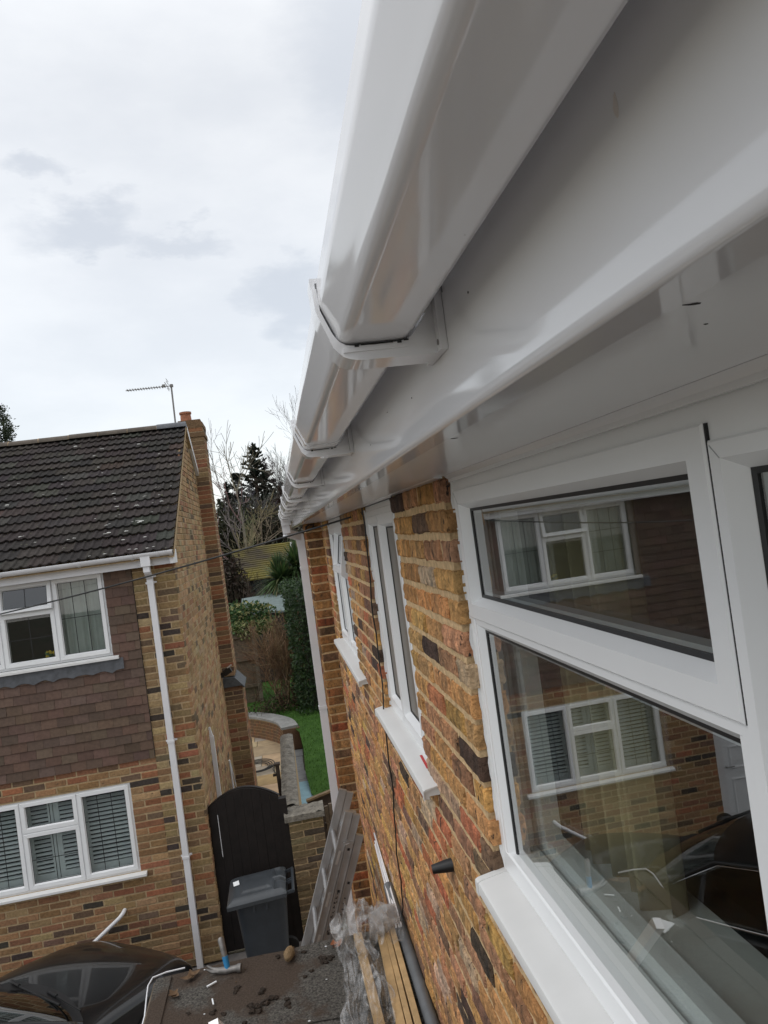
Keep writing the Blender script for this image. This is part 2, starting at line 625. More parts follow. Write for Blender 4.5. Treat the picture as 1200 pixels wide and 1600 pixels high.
def copy_tree(o, parent=None, fn=None):
    c = o.copy()
    C.objects.link(c)
    if parent is not None:
        c.parent = parent
    for ch in [x for x in bpy.data.objects if x.parent is o]:
        copy_tree(ch, c)
    return c


def jit(a):
    return rnd.uniform(-a, a)


def pick(pal):
    r = rnd.random() * sum(w for w, _ in pal)
    for w, c in pal:
        r -= w
        if r <= 0:
            break
    k = 1 + jit(.18)
    return tuple(max(.004, x * k * (1 + jit(.06))) for x in c)


def free_iv(lo, hi, holes):
    iv = [(lo, hi)]
    for a, b in holes:
        nw = []
        for x, y in iv:
            if b <= x or a >= y:
                nw.append((x, y))
                continue
            if a > x:
                nw.append((x, a))
            if b < y:
                nw.append((b, y))
        iv = nw
    return iv


def brickwork(mb, T, u0, u1, v0, v1, pitch, length, pal, holes=(), proud=.006, back=.03, joint=.0085, rough=0.0,
              detail=(1, 1), inside=None, closer=True, ragged=0.0, thick=.05, mortar=True, seed=0, uref=0.0, inset=0.0):
    """T(u, v, w): w is distance in front of the mortar face. Individual bricks of one wall, in courses."""
    n = int(round((v1 - v0) / pitch))
    for r in range(n):
        a, b = v0 + r * pitch + joint / 2, v0 + (r + 1) * pitch - joint / 2
        mid = (a + b) / 2
        for x0, x1 in free_iv(u0, u1, [(h[0], h[1]) for h in holes if h[2] < mid < h[3]]):
            ur = x0 if uref is None else uref
            u = ur + math.floor((x0 - ur) / length + 1e-6) * length - (length / 2 if r % 2 else 0)
            off = jit(.006)
            while u < x1:
                e = u + length
                s0, s1 = max(u, x0), min(e, x1)
                u = e
                if s1 - s0 < .30 * length and s0 == x0 and s1 < x1:      # no slivers: take them into the next brick
                    u = s0 - (length - 1e-4 - (s1 - s0)) * 0
                    s1 = min(e + length, x1)
                    u = e + length
                if x1 - s1 < .30 * length and s1 < x1:
                    s1 = x1
                    u = x1
                if s1 - s0 < .012:
                    continue
                l0 = s0 + (joint / 2 if s0 > x0 else jit(ragged))
                l1 = s1 - (joint / 2 if s1 < x1 else jit(ragged))
                if inside and not (inside(l0, mid) and inside(l1, mid)):
                    continue
                if l1 - l0 < .006:
                    continue
                col = pick(pal)
                p = proud * (1 + jit(.45))
                t1, t2 = jit(rough * .8), jit(rough * .8)
                nu, nv = detail
                ch = min(.004, (b - a) * .12)
                nu2, nv2 = nu + 2, nv + 2
                us = [0] + [ch / (l1 - l0) + (1 - 2 * ch / (l1 - l0)) * i / nu for i in range(nu + 1)] + [1]
                vv = [0] + [ch / (b - a) + (1 - 2 * ch / (b - a)) * j / nv for j in range(nv + 1)] + [1]
                V = []
                for j, fv in enumerate(vv):
                    for i, fu in enumerate(us):
                        edge = i in (0, len(us) - 1) or j in (0, len(vv) - 1)
                        w = p if not edge else p - ch
                        uu, v_ = l0 + fu * (l1 - l0), a + fv * (b - a) + t1 * (1 - fu) + t2 * fu
                        if rough:
                            w += jit(rough)
                            if edge:
                                uu += jit(rough)
                                v_ += jit(rough * .9)
                                if rnd.random() < .10:
                                    w -= rough * 2.0
                        V.append((uu, v_, w))
                nu_ = len(us)
                F = [(j * nu_ + i, j * nu_ + i + 1, (j + 1) * nu_ + i + 1, (j + 1) * nu_ + i) for j in range(len(vv) - 1) for i in range(nu_ - 1)]
                o = len(V)
                nvv = len(vv)
                loop = [i for i in range(nu_)] + [j * nu_ + nu_ - 1 for j in range(1, nvv)] + \
                       [(nvv - 1) * nu_ + i for i in range(nu_ - 2, -1, -1)] + [j * nu_ for j in range(nvv - 2, 0, -1)]
                for k in loop:
                    q = V[k]
                    V.append((q[0], q[1], -back))
                m = len(loop)
                for k in range(m):
                    F.append((loop[k], o + k, o + (k + 1) % m, loop[(k + 1) % m]))
                mb.add([T(*q) for q in V], F, 0, col)
    if mortar:
        holes = [(h[0] - inset, h[1] + inset, h[2], h[3]) for h in holes]
        us = sorted({u0, u1} | {x for h in holes for x in (h[0], h[1]) if u0 < x < u1})
        vs_ = sorted({v0, v1} | {x for h in holes for x in (h[2], h[3]) if v0 < x < v1})
        for i in range(len(us) - 1):
            for j in range(len(vs_) - 1):
                cu, cv = (us[i] + us[i + 1]) / 2, (vs_[j] + vs_[j + 1]) / 2
                if any(h[0] < cu < h[1] and h[2] < cv < h[3] for h in holes):
                    continue
                mb.box(us[i], us[i + 1], vs_[j], vs_[j + 1], -thick, 0, 1, (.5, .5, .5), T=T)


def ring(mb, T, u0, u1, v0, v1, prof, mi=0, close=False):
    """mitred rectangular frame; prof = [(inset, w), ...] outer back edge to inner back edge"""
    V, F = [], []
    for ins, w in prof:
        V += [T(u0 + ins, v0 + ins, w), T(u1 - ins, v0 + ins, w), T(u1 - ins, v1 - ins, w), T(u0 + ins, v1 - ins, w)]
    n = len(prof)
    for k in range(n - 1 + (1 if close else 0)):
        a, b = k * 4, ((k + 1) % n) * 4
        for c in range(4):
            F.append((a + c, a + (c + 1) % 4, b + (c + 1) % 4, b + c))
    mb.add(V, F, mi)


def frame_prof(width, face, back, bev=.010, glaze=-.013, r=.002):
    return [(0, back), (0, face - r), (r, face), (width - bev, face), (width, glaze + .001), (width, back)]


def lumps(mb, c, r, n=2, amp=.35, mi=0, squash=(1, 1, 1), seed=0, col=(1, 1, 1), freq=1.6):
    bm = bmesh.new()
    bmesh.ops.create_icosphere(bm, subdivisions=n, radius=1)
    V = []
    for v in bm.verts:
        k = 1 + amp * noise.noise(v.co * freq + Vector((seed * 7.3, seed, 0)))
        V.append((c[0] + v.co.x * r * squash[0] * k, c[1] + v.co.y * r * squash[1] * k, c[2] + v.co.z * r * squash[2] * k))
    F = [tuple(v.index for v in f.verts) for f in bm.faces]
    bm.free()
    mb.add(V, F, mi, col)


GZ = -4.55     # ground between the houses
ROOFZ = -1.62  # garage roof

# palettes
PAL_NEAR = [(3.2, (.50, .325, .165)), (2.6, (.54, .345, .155)), (2.2, (.47, .285, .185)), (1.2, (.47, .205, .12)), (1.3, (.37, .235, .15)),
            (1.1, (.22, .155, .12)), (.5, (.095, .078, .07)), (.6, (.56, .39, .15)), (.9, (.48, .40, .32))]
PAL_NEAR = [(w, tuple(.94 * x for x in c)) for w, c in PAL_NEAR]
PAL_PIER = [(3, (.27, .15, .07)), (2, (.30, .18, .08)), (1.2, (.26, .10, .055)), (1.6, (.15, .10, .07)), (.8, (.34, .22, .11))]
PAL_FAR = [(3, (.29, .175, .09)), (2.5, (.25, .145, .075)), (1.8, (.25, .125, .07)), (.8, (.28, .12, .065)), (1.2, (.14, .092, .062)), (.5, (.055, .045, .038)), (1.0, (.33, .225, .12))]
PAL_QUOIN = [(3, (.27, .185, .095)), (2, (.23, .15, .08)), (.9, (.28, .12, .065)), (.6, (.06, .048, .04)), (1, (.155, .11, .07)), (.8, (.34, .245, .13))]
PAL_GABLE = [(4, (.325, .215, .115)), (2, (.28, .175, .09)), (1.2, (.27, .145, .08)), (.7, (.13, .095, .06)), (.7, (.32, .235, .14))]
PAL_CHIM = [(3, (.20, .125, .07)), (2.6, (.24, .11, .06)), (1.0, (.11, .075, .052)), (1.2, (.245, .165, .09))]


# ------------------------------------------------------------------ windows
def build_window(parent, T, u0, u1, v0, v1, spec, fw=.045, glass=None, sash_w=.04, leads=None, sill=None, rear=True,
                 frame_mat=None, name='window', seal=False):
    """spec: list of panes (u0,u1,v0,v1,kind). Frame is the window's own mesh; sashes, panes, sill are its children."""
    frame_mat = frame_mat or PVCF
    mb = MB()
    ring(mb, T, u0, u1, v0, v1, [(0, -.055), (0, -.002), (.002, 0), (fw - .012, 0), (fw, -.006), (fw, -.055)])
    return mb


def casement(win, T, rect, sw=.036, face=.006, glass=None, leads=(0, 0), tilt=None, mitres=None, gask=.005, spacer=True, frame_mat=None, rear=True, tone=None):
    """one glazed light: sash (mitred, bevelled), gasket, pane with spacer"""
    u0, u1, v0, v1 = rect
    TT = T
    if tilt:                                     # top-hung vent pushed open about its top edge
        ca, sa = math.cos(tilt), math.sin(tilt)

        def TT(u, v, w):
            dv, dw = v - v1, w
            return T(u, v1 + dv * ca + dw * sa, dw * ca - dv * sa)
    mb = MB()
    ring(mb, TT, u0, u1, v0, v1, frame_prof(sw, face, -.045))
    ring(mb, TT, u0 + sw, u1 - sw, v0 + sw, v1 - sw, [(0, -.0125), (gask, -.0135), (gask, -.02)], 1)
    for cu, cv, su, sv in (mitres if mitres is not None else ((u0, v1, 1, -1), (u1, v1, -1, -1), (u0, v0, 1, 1), (u1, v0, -1, 1))):   # mitre joints
        a = TT(cu + su * .004, cv + sv * .004, face + .0003)
        b = TT(cu + su * (sw - .010), cv + sv * (sw - .010), face + .0003)
        mb.bar(a, b, .0006, .0007, up=Vector(TT(0, 0, 1)) - Vector(TT(0, 0, 0)), mi=2)
    s = mb.build('sash', [frame_mat or PVCF, GASKET, SPACER], win)
    g0, g1, h0, h1 = u0 + sw, u1 - sw, v0 + sw, v1 - sw
    p = MB()
    p.add([TT(g0, h0, -.015), TT(g1, h0, -.015), TT(g1, h1, -.015), TT(g0, h1, -.015)], [(0, 1, 2, 3)])
    mats = [glass or PLASTIC_GLASS, GASKET, SPACER, REARPANE]
    nu, nv = leads
    for i in range(1, nu + 1):
        x = g0 + (g1 - g0) * i / (nu + 1)
        p.box(x - .0035, x + .0035, h0, h1, -.0148, -.013, 1, T=TT)
    for j in range(1, nv + 1):
        x = h0 + (h1 - h0) * j / (nv + 1)
        p.box(g0, g1, x - .0035, x + .0035, -.0149, -.0131, 1, T=TT)
    if spacer:
        ring(p, TT, g0, g1, h0, h1, [(0, -.018), (.010, -.018), (.010, -.036), (0, -.036)], 2, close=True)
        if rear:
            k = .0016
            p.add([TT(g0, h0, -.036), TT(g1, h0, -.036 - k), TT(g1, h1, -.036 - k), TT(g0, h1, -.036)], [(0, 1, 2, 3)], 3)
    p.build('pane', mats, win, fix=False)
    return s


def wavy_seal(mb, T, pts, w0=.005, amp=.004, n=40, face=.0):
    """ragged bead of sealant along a line; T-space points ((u,v,w),(u,v,w)), spread along +/-dir"""
    (a, b, dirv) = pts
    a, b, dirv = Vector(a), Vector(b), Vector(dirv)
    V = []
    ph = rnd.uniform(0, 50)
    for i in range(n + 1):
        t = i / n
        p = a.lerp(b, t)
        k = w0 + amp * noise.noise(Vector((t * 14 + ph, 0, 0))) + .4 * amp * noise.noise(Vector((t * 45 + ph, 3, 0)))
        V += [T(*p), T(*(p + dirv * k))]
    F = [(2 * i, 2 * i + 1, 2 * i + 3, 2 * i + 2) for i in range(n)]
    mb.add(V, F)


# ------------------------------------------------------------------ near house
FX = .333   # face of the window frames


def TN(u, v, w):
    """near wall: u along the wall, v up, w out towards the drive"""
    return (FX - w, u, v)


house = thing('brick_house', (.33, 2.0, GZ), 'yellow stock brick house close at the right with white fascia, soffit and gutter', 'house')
WX = .3175   # mortar face


def TW(u, v, w):
    return (WX - w, u, v)


W1 = (-1.3, 1.318, -.70, .12)
W2 = (1.915, 2.64, -.70, .12)
W3 = (3.47, 4.51, -.70, .12)
mb = MB()
PN = .0575
base = .0775
rows_top = 0.0775
nrow = int((rows_top + 1.70) / PN)
brickwork(mb, TW, -1.6, 4.86, rows_top - nrow * PN, rows_top, PN, PN * 2.95, PAL_NEAR, holes=[W1, W2, W3], proud=.0050, back=.026,
          joint=.0145, rough=.0019, detail=(6, 3), ragged=.0030, thick=.0265, uref=None, inset=.007)
vb = rows_top - nrow * PN
nlow = int((vb - GZ) / PN)
brickwork(mb, TW, 2.85, 4.86, vb - nlow * PN, vb, PN, PN * 2.95, PAL_NEAR, proud=.005, back=.02, joint=.010, rough=.0015, detail=(2, 1), thick=.027)
mb.build('wall', [BRICKN, MORTN], house)
mb = MB()
for u0, u1, v0, v1 in ((-3.2, -1.3, GZ, .1), (-1.3, 4.86, GZ, -.70), (1.36, 1.90, -.70, .1), (2.66, 3.45, -.70, .1), (4.53, 4.86, -.70, .1), (4.86, 5.35, GZ, .1)):
    mb.box(.345, .42, u0, u1, v0, v1)
mb.box(.42, 5.5, 5.25, 5.35, GZ, .1)
mb.box(.42, 5.5, -3.2, -3.1, GZ, .1)
mb.box(5.5, 5.6, -3.2, 5.35, GZ, .1)
mb.build('inner_wall', [MORTN], house)

# projecting brick pier at the far end
mb = MB()


def TP(u, v, w):
    return (u, 4.86 - w, v)


nr = int((.0775 - GZ) / PN)
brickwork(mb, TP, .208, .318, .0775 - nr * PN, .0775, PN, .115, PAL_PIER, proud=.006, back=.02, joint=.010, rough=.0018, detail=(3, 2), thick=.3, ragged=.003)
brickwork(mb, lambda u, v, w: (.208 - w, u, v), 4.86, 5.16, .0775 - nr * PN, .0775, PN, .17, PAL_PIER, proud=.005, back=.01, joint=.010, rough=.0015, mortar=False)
mb.build('brick_pier', [BRICKN, MORTN], house)

# soffit with joints, and wall trim
mb = MB()
mb.box(.158, .40, -1.6, 1.75, .0735, .086)
mb.box(.158, .40, 1.7507, 4.6, .0735, .086)
mb.box(.158, .40, 4.6007, 5.22, .0735, .086)


def TY(p, q, s):
    return (p, s, q)


mb.extrude([(.3175, .0733), (.3255, .0660), (.3255, .0605), (.3322, .0605), (.3322, .0733)], -1.6, 1.312, TY)
mb.extrude([(.299, .0733), (.303, .0715), (.317, .0700), (.317, .0733)], 1.320, 4.84, TY)
mb.build('soffit', SOFF, house)

# fascia board with rounded foot and return
prof = [(.132, .245), (.132, .092), (.1305, .088), (.1305, .0715), (.133, .0668), (.1365, .0655), (.158, .0658), (.160, .0672), (.160, .0735), (.143, .0735), (.143, .245)]
mb = MB()
mb.extrude(prof, -1.6, 2.10, TY)
mb.extrude(prof, 2.1008, 5.22, TY)
fascia = weighted(mb.build('fascia', PVC, house, smooth=60))

SCUFF = mat('dark_scuff', (.035, .03, .028), rough=.8)
for x0, y0, a, b in ((.1822, .2800, .0046, .0007), (.1838, .2792, .0022, .0009), (.1828, .6895, .0045, .0012), (.213, .318, .0012, .0005)):
    mb = MB()
    lumps(mb, (x0, y0, .0734), 1, 2, .5, squash=(a, b, .0004), seed=x0 * 90)
    mb.build('scuff_mark', SCUFF, fascia)
for yy, zz in ((.27, .180), (.33, .168), (.245, .225), (.42, .13), (.62, .105), (.55, .125), (.75, .115), (.9, .10)):
    mb = MB()
    lumps(mb, (.1318, yy, zz), .0008, 1, .5, mi=0, squash=(.5, 1, 1), seed=yy * 9)
    mb.build('dirt_speck', SCUFF, fascia)
mb = MB()
lumps(mb, (.1320, .229, .1296), .0022, 2, .5, squash=(.18, .8, 1.9), seed=3)
mb.build('brown_smear', mat('brown_smear', (.70, .65, .61), rough=.7), fascia)

# gutter
outer = [(.0498, .1665), (.0496, .1560), (.0498, .1526), (.0506, .1500), (.0534, .1430), (.0562, .1362), (.0580, .1318), (.0588, .1294), (.0600, .1272), (.0620, .1256), (.0646, .1247),
         (.0672, .1244), (.085, .1240), (.1035, .1245), (.1085, .1265), (.1150, .1350), (.1215, .148), (.1265, .160), (.1285, .1665)]
inner = [(x + (.0022 if x < .09 else -.0022) * (1 if abs(x - .09) > .025 else 0), z + (.002 if z < .13 else 0)) for x, z in outer]
prof = outer + inner[::-1]
mb = MB()
mb.extrude(prof, -1.6, 1.04, TY)
mb.extrude([(x + (-.0008 if x < .09 else .0), z - .0012) for x, z in outer] + [(x, z) for x, z in outer[::-1]], 1.03, 1.075, TY)
mb.extrude(prof, 1.0401, 5.20, TY)
mb.add([TY(x, z, 5.20) for x, z in outer], [tuple(range(len(outer)))])
lip = [(.0500, .1664), (.0512, .1672), (.0565, .1672), (.0565, .1655), (.0520, .1655)]
mb.extrude(lip, -1.6, 5.20, TY)
gutter = weighted(mb.build('gutter', PVC, house, smooth=50))


def bracket(y, lab=None):
    mb = MB()
    t = .030
    o = [(.1315, .112), (.082, .1122), (.068, .1127), (.0605, .1160), (.0555, .1225), (.0525, .131), (.0468, .1475), (.0462, .163)]
    i = [(.1315, .158), (.1255, .1475), (.1185, .136), (.1115, .1268), (.1080, .1240), (.1030, .1226), (.085, .1219), (.066, .1226), (.0610, .1250), (.0570, .1300),
         (.0548, .1350), (.0500, .1480), (.0492, .163)]
    P = o + i[::-1]
    # ring as strip of quads between matched samples

    def samp(pl, n):
        d = [0]
        for a, b in zip(pl, pl[1:]):
            d.append(d[-1] + math.hypot(b[0] - a[0], b[1] - a[1]))
        out = []
        for k in range(n + 1):
            s = d[-1] * k / n
            j = max(jj for jj in range(len(d)) if d[jj] <= s + 1e-9)
            j = min(j, len(pl) - 2)
            f = (s - d[j]) / max(1e-9, d[j + 1] - d[j])
            out.append((pl[j][0] + f * (pl[j + 1][0] - pl[j][0]), pl[j][1] + f * (pl[j + 1][1] - pl[j][1])))
        return out
    n = 26
    so, si = samp(o, n), samp(i, n)
    V = []
    for k in range(n + 1):
        V += [(so[k][0], y, so[k][1]), (si[k][0], y, si[k][1]), (si[k][0], y + t, si[k][1]), (so[k][0], y + t, so[k][1])]
    F = []
    for k in range(n):
        a, b = 4 * k, 4 * k + 4
        for q in range(4):
            F.append((a + q, a + (q + 1) % 4, b + (q + 1) % 4, b + q))
    F += [(0, 1, 2, 3), (4 * n + 3, 4 * n + 2, 4 * n + 1, 4 * n)]
    mb.add(V, F)
    # hook over the gutter lip, raised rib, back plate and screw
    mb.extrude([(.0462, .162), (.0455, .169), (.0458, .1715), (.0560, .1715), (.0560, .1690), (.0490, .1682), (.0490, .162)], y + .004, y + t - .004, TY)
    mb.box(.1265, .1317, y - .010, y - .0002, .112, .160)
    mb.box(.1268, .1316, y + t + .0002, y + t + .010, .112, .160)
    mb.box(.062, .106, y - .0012, y - .0001, .1180, .1205)
    mb.tube([(.1262, y - .005, .118), (.1315, y - .005, .118)], .0022, 8, 1)
    for px in (.070, .0995):
        mb.box(px, px + .003, y - .0006, y - .0001, .1214, .1232, 2)
    mb.box(.0745, .0965, y - .0006, y - .0001, .1221, .1231, 2)
    mb.box(.1040, .1075, y - .0006, y - .0001, .1226, .1238, 2)
    mb.add([(.1325, y - .0135, .108), (.1325, y - .0115, .108), (.1318, y - .0115, .166), (.1318, y - .0135, .166)], [(0, 1, 2, 3)], 2)
    return weighted(mb.build('gutter_bracket', [PVC, STEEL, GASKET], gutter, smooth=30))


ys = [.49, 1.085, 1.74, 2.44, 3.06, 3.86, 4.45, 5.0]
for y in ys:
    bracket(y)

# downpipe with swan neck at the far end
mb = MB()
mb.box(.058, .122, 5.04, 5.12, .085, .1255)
mb.bar((.085, 5.08, .088), (.088, 5.08, .030), .052, .052, up=(0, 1, 0))
mb.bar((.080, 5.08, .036), (.180, 5.14, -.010), .050, .050)
mb.bar((.172, 5.14, .010), (.176, 5.14, -.07), .056, .056, up=(0, 1, 0))
mb.box(.150, .202, 5.114, 5.166, GZ + .05, -.06)
dp = mb.build('downpipe', OLDPVC, house)
for z in (-.235, -1.20, -2.2, -3.3):
    c = MB()
    c.box(.147, .205, 5.110, 5.170, z, z + .020)
    c.box(.205, .215, 5.115, 5.14, z + .003, z + .017)
    c.build('pipe_clip', OLDPVC, dp)

# roof of the near house (above the gutter)
mb = MB()
rp = .30
for k in range(16):
    x0 = .10 + k * .30
    z0 = .205 + k * .30 * .62
    mb.extrude([(x0, z0), (x0 + .36, z0 + .36 * .62), (x0 + .35, z0 + .36 * .62 + .02), (x0 - .01, z0 + .022)], -3.2, 5.25, TY, col=pick([(1, (.05, .045, .042))]))
mb.build('roof', ROOFT, house)

# windows of the near house --------------------------------------------------
def near_sill(win, y0, y1, nib=.0):
    mb = MB()
    pr = [(.346, -.648), (.335, -.650), (.283, -.6585), (.2785, -.661), (.2775, -.664), (.2775, -.681), (.280, -.683), (.290, -.683), (.290, -.676), (.346, -.676)]
    mb.extrude(pr, y0, y1, TY)
    mb.extrude([(.346, -.6465), (.335, -.6485), (.282, -.6572), (.2765, -.6602), (.2757, -.664), (.2757, -.684), (.2775, -.6845), (.2775, -.664)], y0 - .004, y0 + .012, TY, closed=True)
    mb.extrude([(.346, -.6465), (.335, -.6485), (.282, -.6572), (.2765, -.6602), (.2757, -.664), (.2757, -.684), (.2775, -.6845), (.2775, -.664)], y1 - .012, y1 + .004, TY, closed=True)
    mb.build('sill', SILLW, win, smooth=25)


# window 1: top-hung vent over fixed light, second fixed light nearer
mb = MB()
ring(mb, TN, -.42, 1.336, -.650, .0665, [(0, -.055), (0, -.002), (.002, 0), (.040, 0), (.043, -.003), (.043, -.055)])
mb.box(.495, .532, -.616, .031, -.055, -.002, T=TN)                    # mullion
mb.box(.5325, 1.300, -.200, -.170, -.055, -.003, T=TN)             # transom
mb.box(-.42, 1.300, .0445, .0645, -.05, -.0022, T=TN)
mb.box(-.42, 1.336, .0667, .0733, -.05, -.0005, T=TN)
win1 = mb.build('window', PVCF, house)
# vent sash
casement(win1, TN, (.514, 1.300, -.1865, .0440), sw=.0360, face=.0055, mitres=((1.300, .044, -1, -1),))
casement(win1, TN, (.5155, 1.2935, -.6440, -.1872), sw=.0215, face=-.001, mitres=((1.2935, -.1872, -1, -1),))
casement(win1, TN, (-.40, .5126, -.6440, .0300), sw=.0246, face=.0040, mitres=((.5126, .030, -1, -1),))
mb = MB()
mb.box(.51265, .51395, -.1865, .0435, -.01, .0030, T=TN)
mb.build('sash_gap', GASKET, win1)
near_sill(win1, -1.2, 1.318)
mb = MB()
wavy_seal(mb, TN, ((1.3172, -.652, -.001), (1.3172, .068, -.001), (-.0002, 0, 1)), .0050, .0050, 70)
mb.build('sealant_bead', SEALANT, win1, fix=False)
mb = MB()                                                           # inside frame, window board
ring(mb, TN, -.40, 1.34, -.660, .062, [(0, -.10), (0, -.060), (.062, -.060), (.070, -.068), (.070, -.10)])
mb.box(.480, .555, -.60, .02, -.10, -.061, T=TN)
mb.box(.555, 1.27, -.235, -.165, -.10, -.0612, T=TN)
mb.build('inner_frame', PVCF, win1)
mb = MB()
mb.box(.432, .56, -.40, 1.36, -.655, -.630)
mb.build('window_board', BOARDW, win1)

# window 2: narrow obscured lights
mb = MB()
ring(mb, TN, 1.945, 2.636, -.650, .055, [(0, -.055), (0, -.002), (.002, 0), (.036, 0), (.042, -.006), (.042, -.055)])
mb.box(2.300, 2.352, -.612, .018, -.055, .0005, T=TN)
mb.box(1.945, 2.636, .055, .0705, -.05, -.003, T=TN)
win2 = mb.build('window', PVCF, house)
casement(win2, TN, (1.975, 2.318, -.630, .035), sw=.042, face=.008, glass=OBSC, rear=False)
casement(win2, TN, (2.335, 2.606, -.630, .035), sw=.036, face=.002, glass=OBSC, rear=False)
near_sill(win2, 1.795, 2.672)
mb = MB()
wavy_seal(mb, TN, ((2.6385, -.65, -.001), (2.6385, .06, -.001), (0, 0, 1)), .005, .005, 50)
mb.build('sealant_bead', SEALANT, win2, fix=False)
mb = MB()
wavy_seal(mb, TN, ((1.9165, -.65, -.001), (1.9165, .06, -.001), (0, 0, 1)), .0125, .006, 60)
mb.build('sealant_bead', SEALANT, win2, fix=False)
mb = MB()
mb.bar((.3215, 2.04, -.6515), (.3175, 1.925, -.6515), .007, .0012)
mb.build('red_mark', REDM, win2)

# window 3: fixed lights with a small vent ajar
mb = MB()
ring(mb, TN, 3.485, 4.505, -.650, .040, [(0, -.055), (0, -.002), (.002, 0), (.036, 0), (.042, -.006), (.042, -.055)])
mb.box(3.98, 4.03, -.612, .0, -.055, .0005, T=TN)
mb.box(3.485, 3.98, -.235, -.205, -.055, .0005, T=TN)
mb.box(3.485, 4.505, .040, .0705, -.05, -.003, T=TN)
win3 = mb.build('window', PVCF, house)
casement(win3, TN, (3.50, 3.99, -.630, -.215), sw=.04, face=.004)
casement(win3, TN, (4.02, 4.49, -.630, .020), sw=.04, face=.004)
casement(win3, TN, (3.50, 3.99, -.212, .020), sw=.04, face=.010, tilt=.16)
near_sill(win3, 3.20, 4.54)
mb = MB()
wavy_seal(mb, TN, ((4.508, -.65, -.001), (4.508, .05, -.001), (0, 0, 1)), .005, .004, 50)
mb.build('sealant_bead', SEALANT, win3, fix=False)

# room behind, curtain
mb = MB()
mb.box(2.9, 2.95, -3.0, 5.1, -2.2, .2)
mb.box(.42, 2.9, -3.0, 5.1, -2.25, -2.2)
mb.box(.42, 2.9, -3.0, 5.1, .13, .18)
mb.box(.42, 2.9, 1.62, 1.68, -2.2, .13)
mb.box(.42, 2.9, 3.0, 3.06, -2.2, .13)
room = mb.build('room_wall', ROOMW, house)


def curtain(parent, y0, y1, x, z0, z1, folds, m, name='curtain'):
    mb = MB()

    def fn(u, v):
        yy = y0 + (y1 - y0) * (u * (1 - .12 * (1 - v)) + .06 * (1 - v))
        return (x + .022 * math.sin(u * folds * 6.283) * (.6 + .4 * math.sin(u * 9 + 1)) + .012 * math.sin(u * 31), yy, z0 + (z1 - z0) * v)
    mb.grid(fn, 90, 6)
    o = mb.build(name, m, parent, smooth=80)
    return o


curtain(win1, 1.02, 1.30, .50, -1.9, .10, 5, CURTN)
mb = MB()
mb.box(.505, 2.2, 1.45, 1.50, -2.1, -.35)
mb.build('wardrobe', ROOMD, room)

# black overflow stub and fixings on the near wall
mb = MB()
mb.tube([(.318, 1.746, -.827), (.296, 1.749, -.829), (.266, 1.753, -.832)], [.0165, .0145, .0105], 14)
mb.build('overflow_stub', BLACKP, house, smooth=50)


# cables -----------------------------------------------------------------------
def cable(name, pts, r, label, m=None, n=6, cat='cable'):
    mb = MB()
    mb.tube(pts, r, n)
    o = mb.build(name, m or CABLEM, smooth=60)
    return tag(o, label, cat)


P = []
for i in range(26):
    t = i / 25
    P.append((.305 + .003 * math.sin(t * 21) + .002 * math.sin(t * 50), 2.49 + .42 * t ** 1.35 + .004 * math.sin(t * 9), .066 - 1.57 * t))
P.append((.285, 2.93, -1.58))
cable('wall_cable', P, .0028, 'thin black cable running down the near brick wall between two windows')
A, B = Vector((-3.6, 5.65, -.33)), Vector((.300, 2.83, .046))
P = []
for i in range(40):
    t = i / 39
    p = A.lerp(B, t)
    P.append((p.x, p.y, p.z - .20 * 4 * t * (1 - t) * .35))
cable('overhead_cable', P, .0042, 'black overhead service cable slung across from the left to the near house eaves')
mb = MB()
for k in range(5):
    a = k * .9
    mb.tube([(.235 + .03 * math.cos(a + q * .7), 4.86 - .02 - .02 * math.sin(q), .045 + .022 * math.sin(a + q * .9)) for q in range(7)], .0022, 5)
tag(mb.build('loose_wire', CABLEM), 'tangle of thin loose wires under the far corner of the white soffit', 'wire')

# ------------------------------------------------------------------ garage with the flat roof
garage = thing('flat_roof_garage', (-.2, 1.5, GZ), 'low garage roof of dark mineral felt below the near windows', 'garage')
GY, GX = 3.012, -.664
mb = MB()
mb.grid(lambda u, v: (GX + u * (.312 - GX), -2.2 + v * (GY + 2.2), ROOFZ + .004 * noise.noise(Vector((u * 7, v * 30, 0))) - .006 * math.exp(-((u) / .02) ** 2)), 40, 160)
mb.box(GX, .312, -2.2, GY, ROOFZ - .06, ROOFZ - .006)
mb.grid(lambda u, v: (GX + u * .97, 2.52 + .02 * noise.noise(Vector((u * 9, 0, 0))) + v * .01, ROOFZ + .0075 - .002 * v), 40, 1)
for k in range(10):
    y = -2.2 + k * .52
    mb.box(GX - .003, GX + .055, y, y + .515, ROOFZ - .03, ROOFZ + .005 + .001 * (k % 2))
mb.build('roof_felt', FELT, garage, smooth=40)
mb = MB()
mb.box(GX - .022, GX - .002, -2.2, GY + .02, ROOFZ - .20, ROOFZ - .028)
mb.box(GX, .31, GY + .002, GY + .022, ROOFZ - .20, ROOFZ - .018)
mb.build('fascia_board', WOODW, garage)
mb = MB()
brickwork(mb, lambda u, v, w: (GX + .04 - w, u, v), -2.1, GY - .03, GZ, ROOFZ - .2, .075, .22, PAL_FAR, thick=.08)
brickwork(mb, lambda u, v, w: (u, GY - .03 + w, v), GX + .05, .31, GZ, ROOFZ - .2, .075, .22, PAL_FAR, thick=.08)
mb.build('wall', [BRICKF, MORTF], garage)
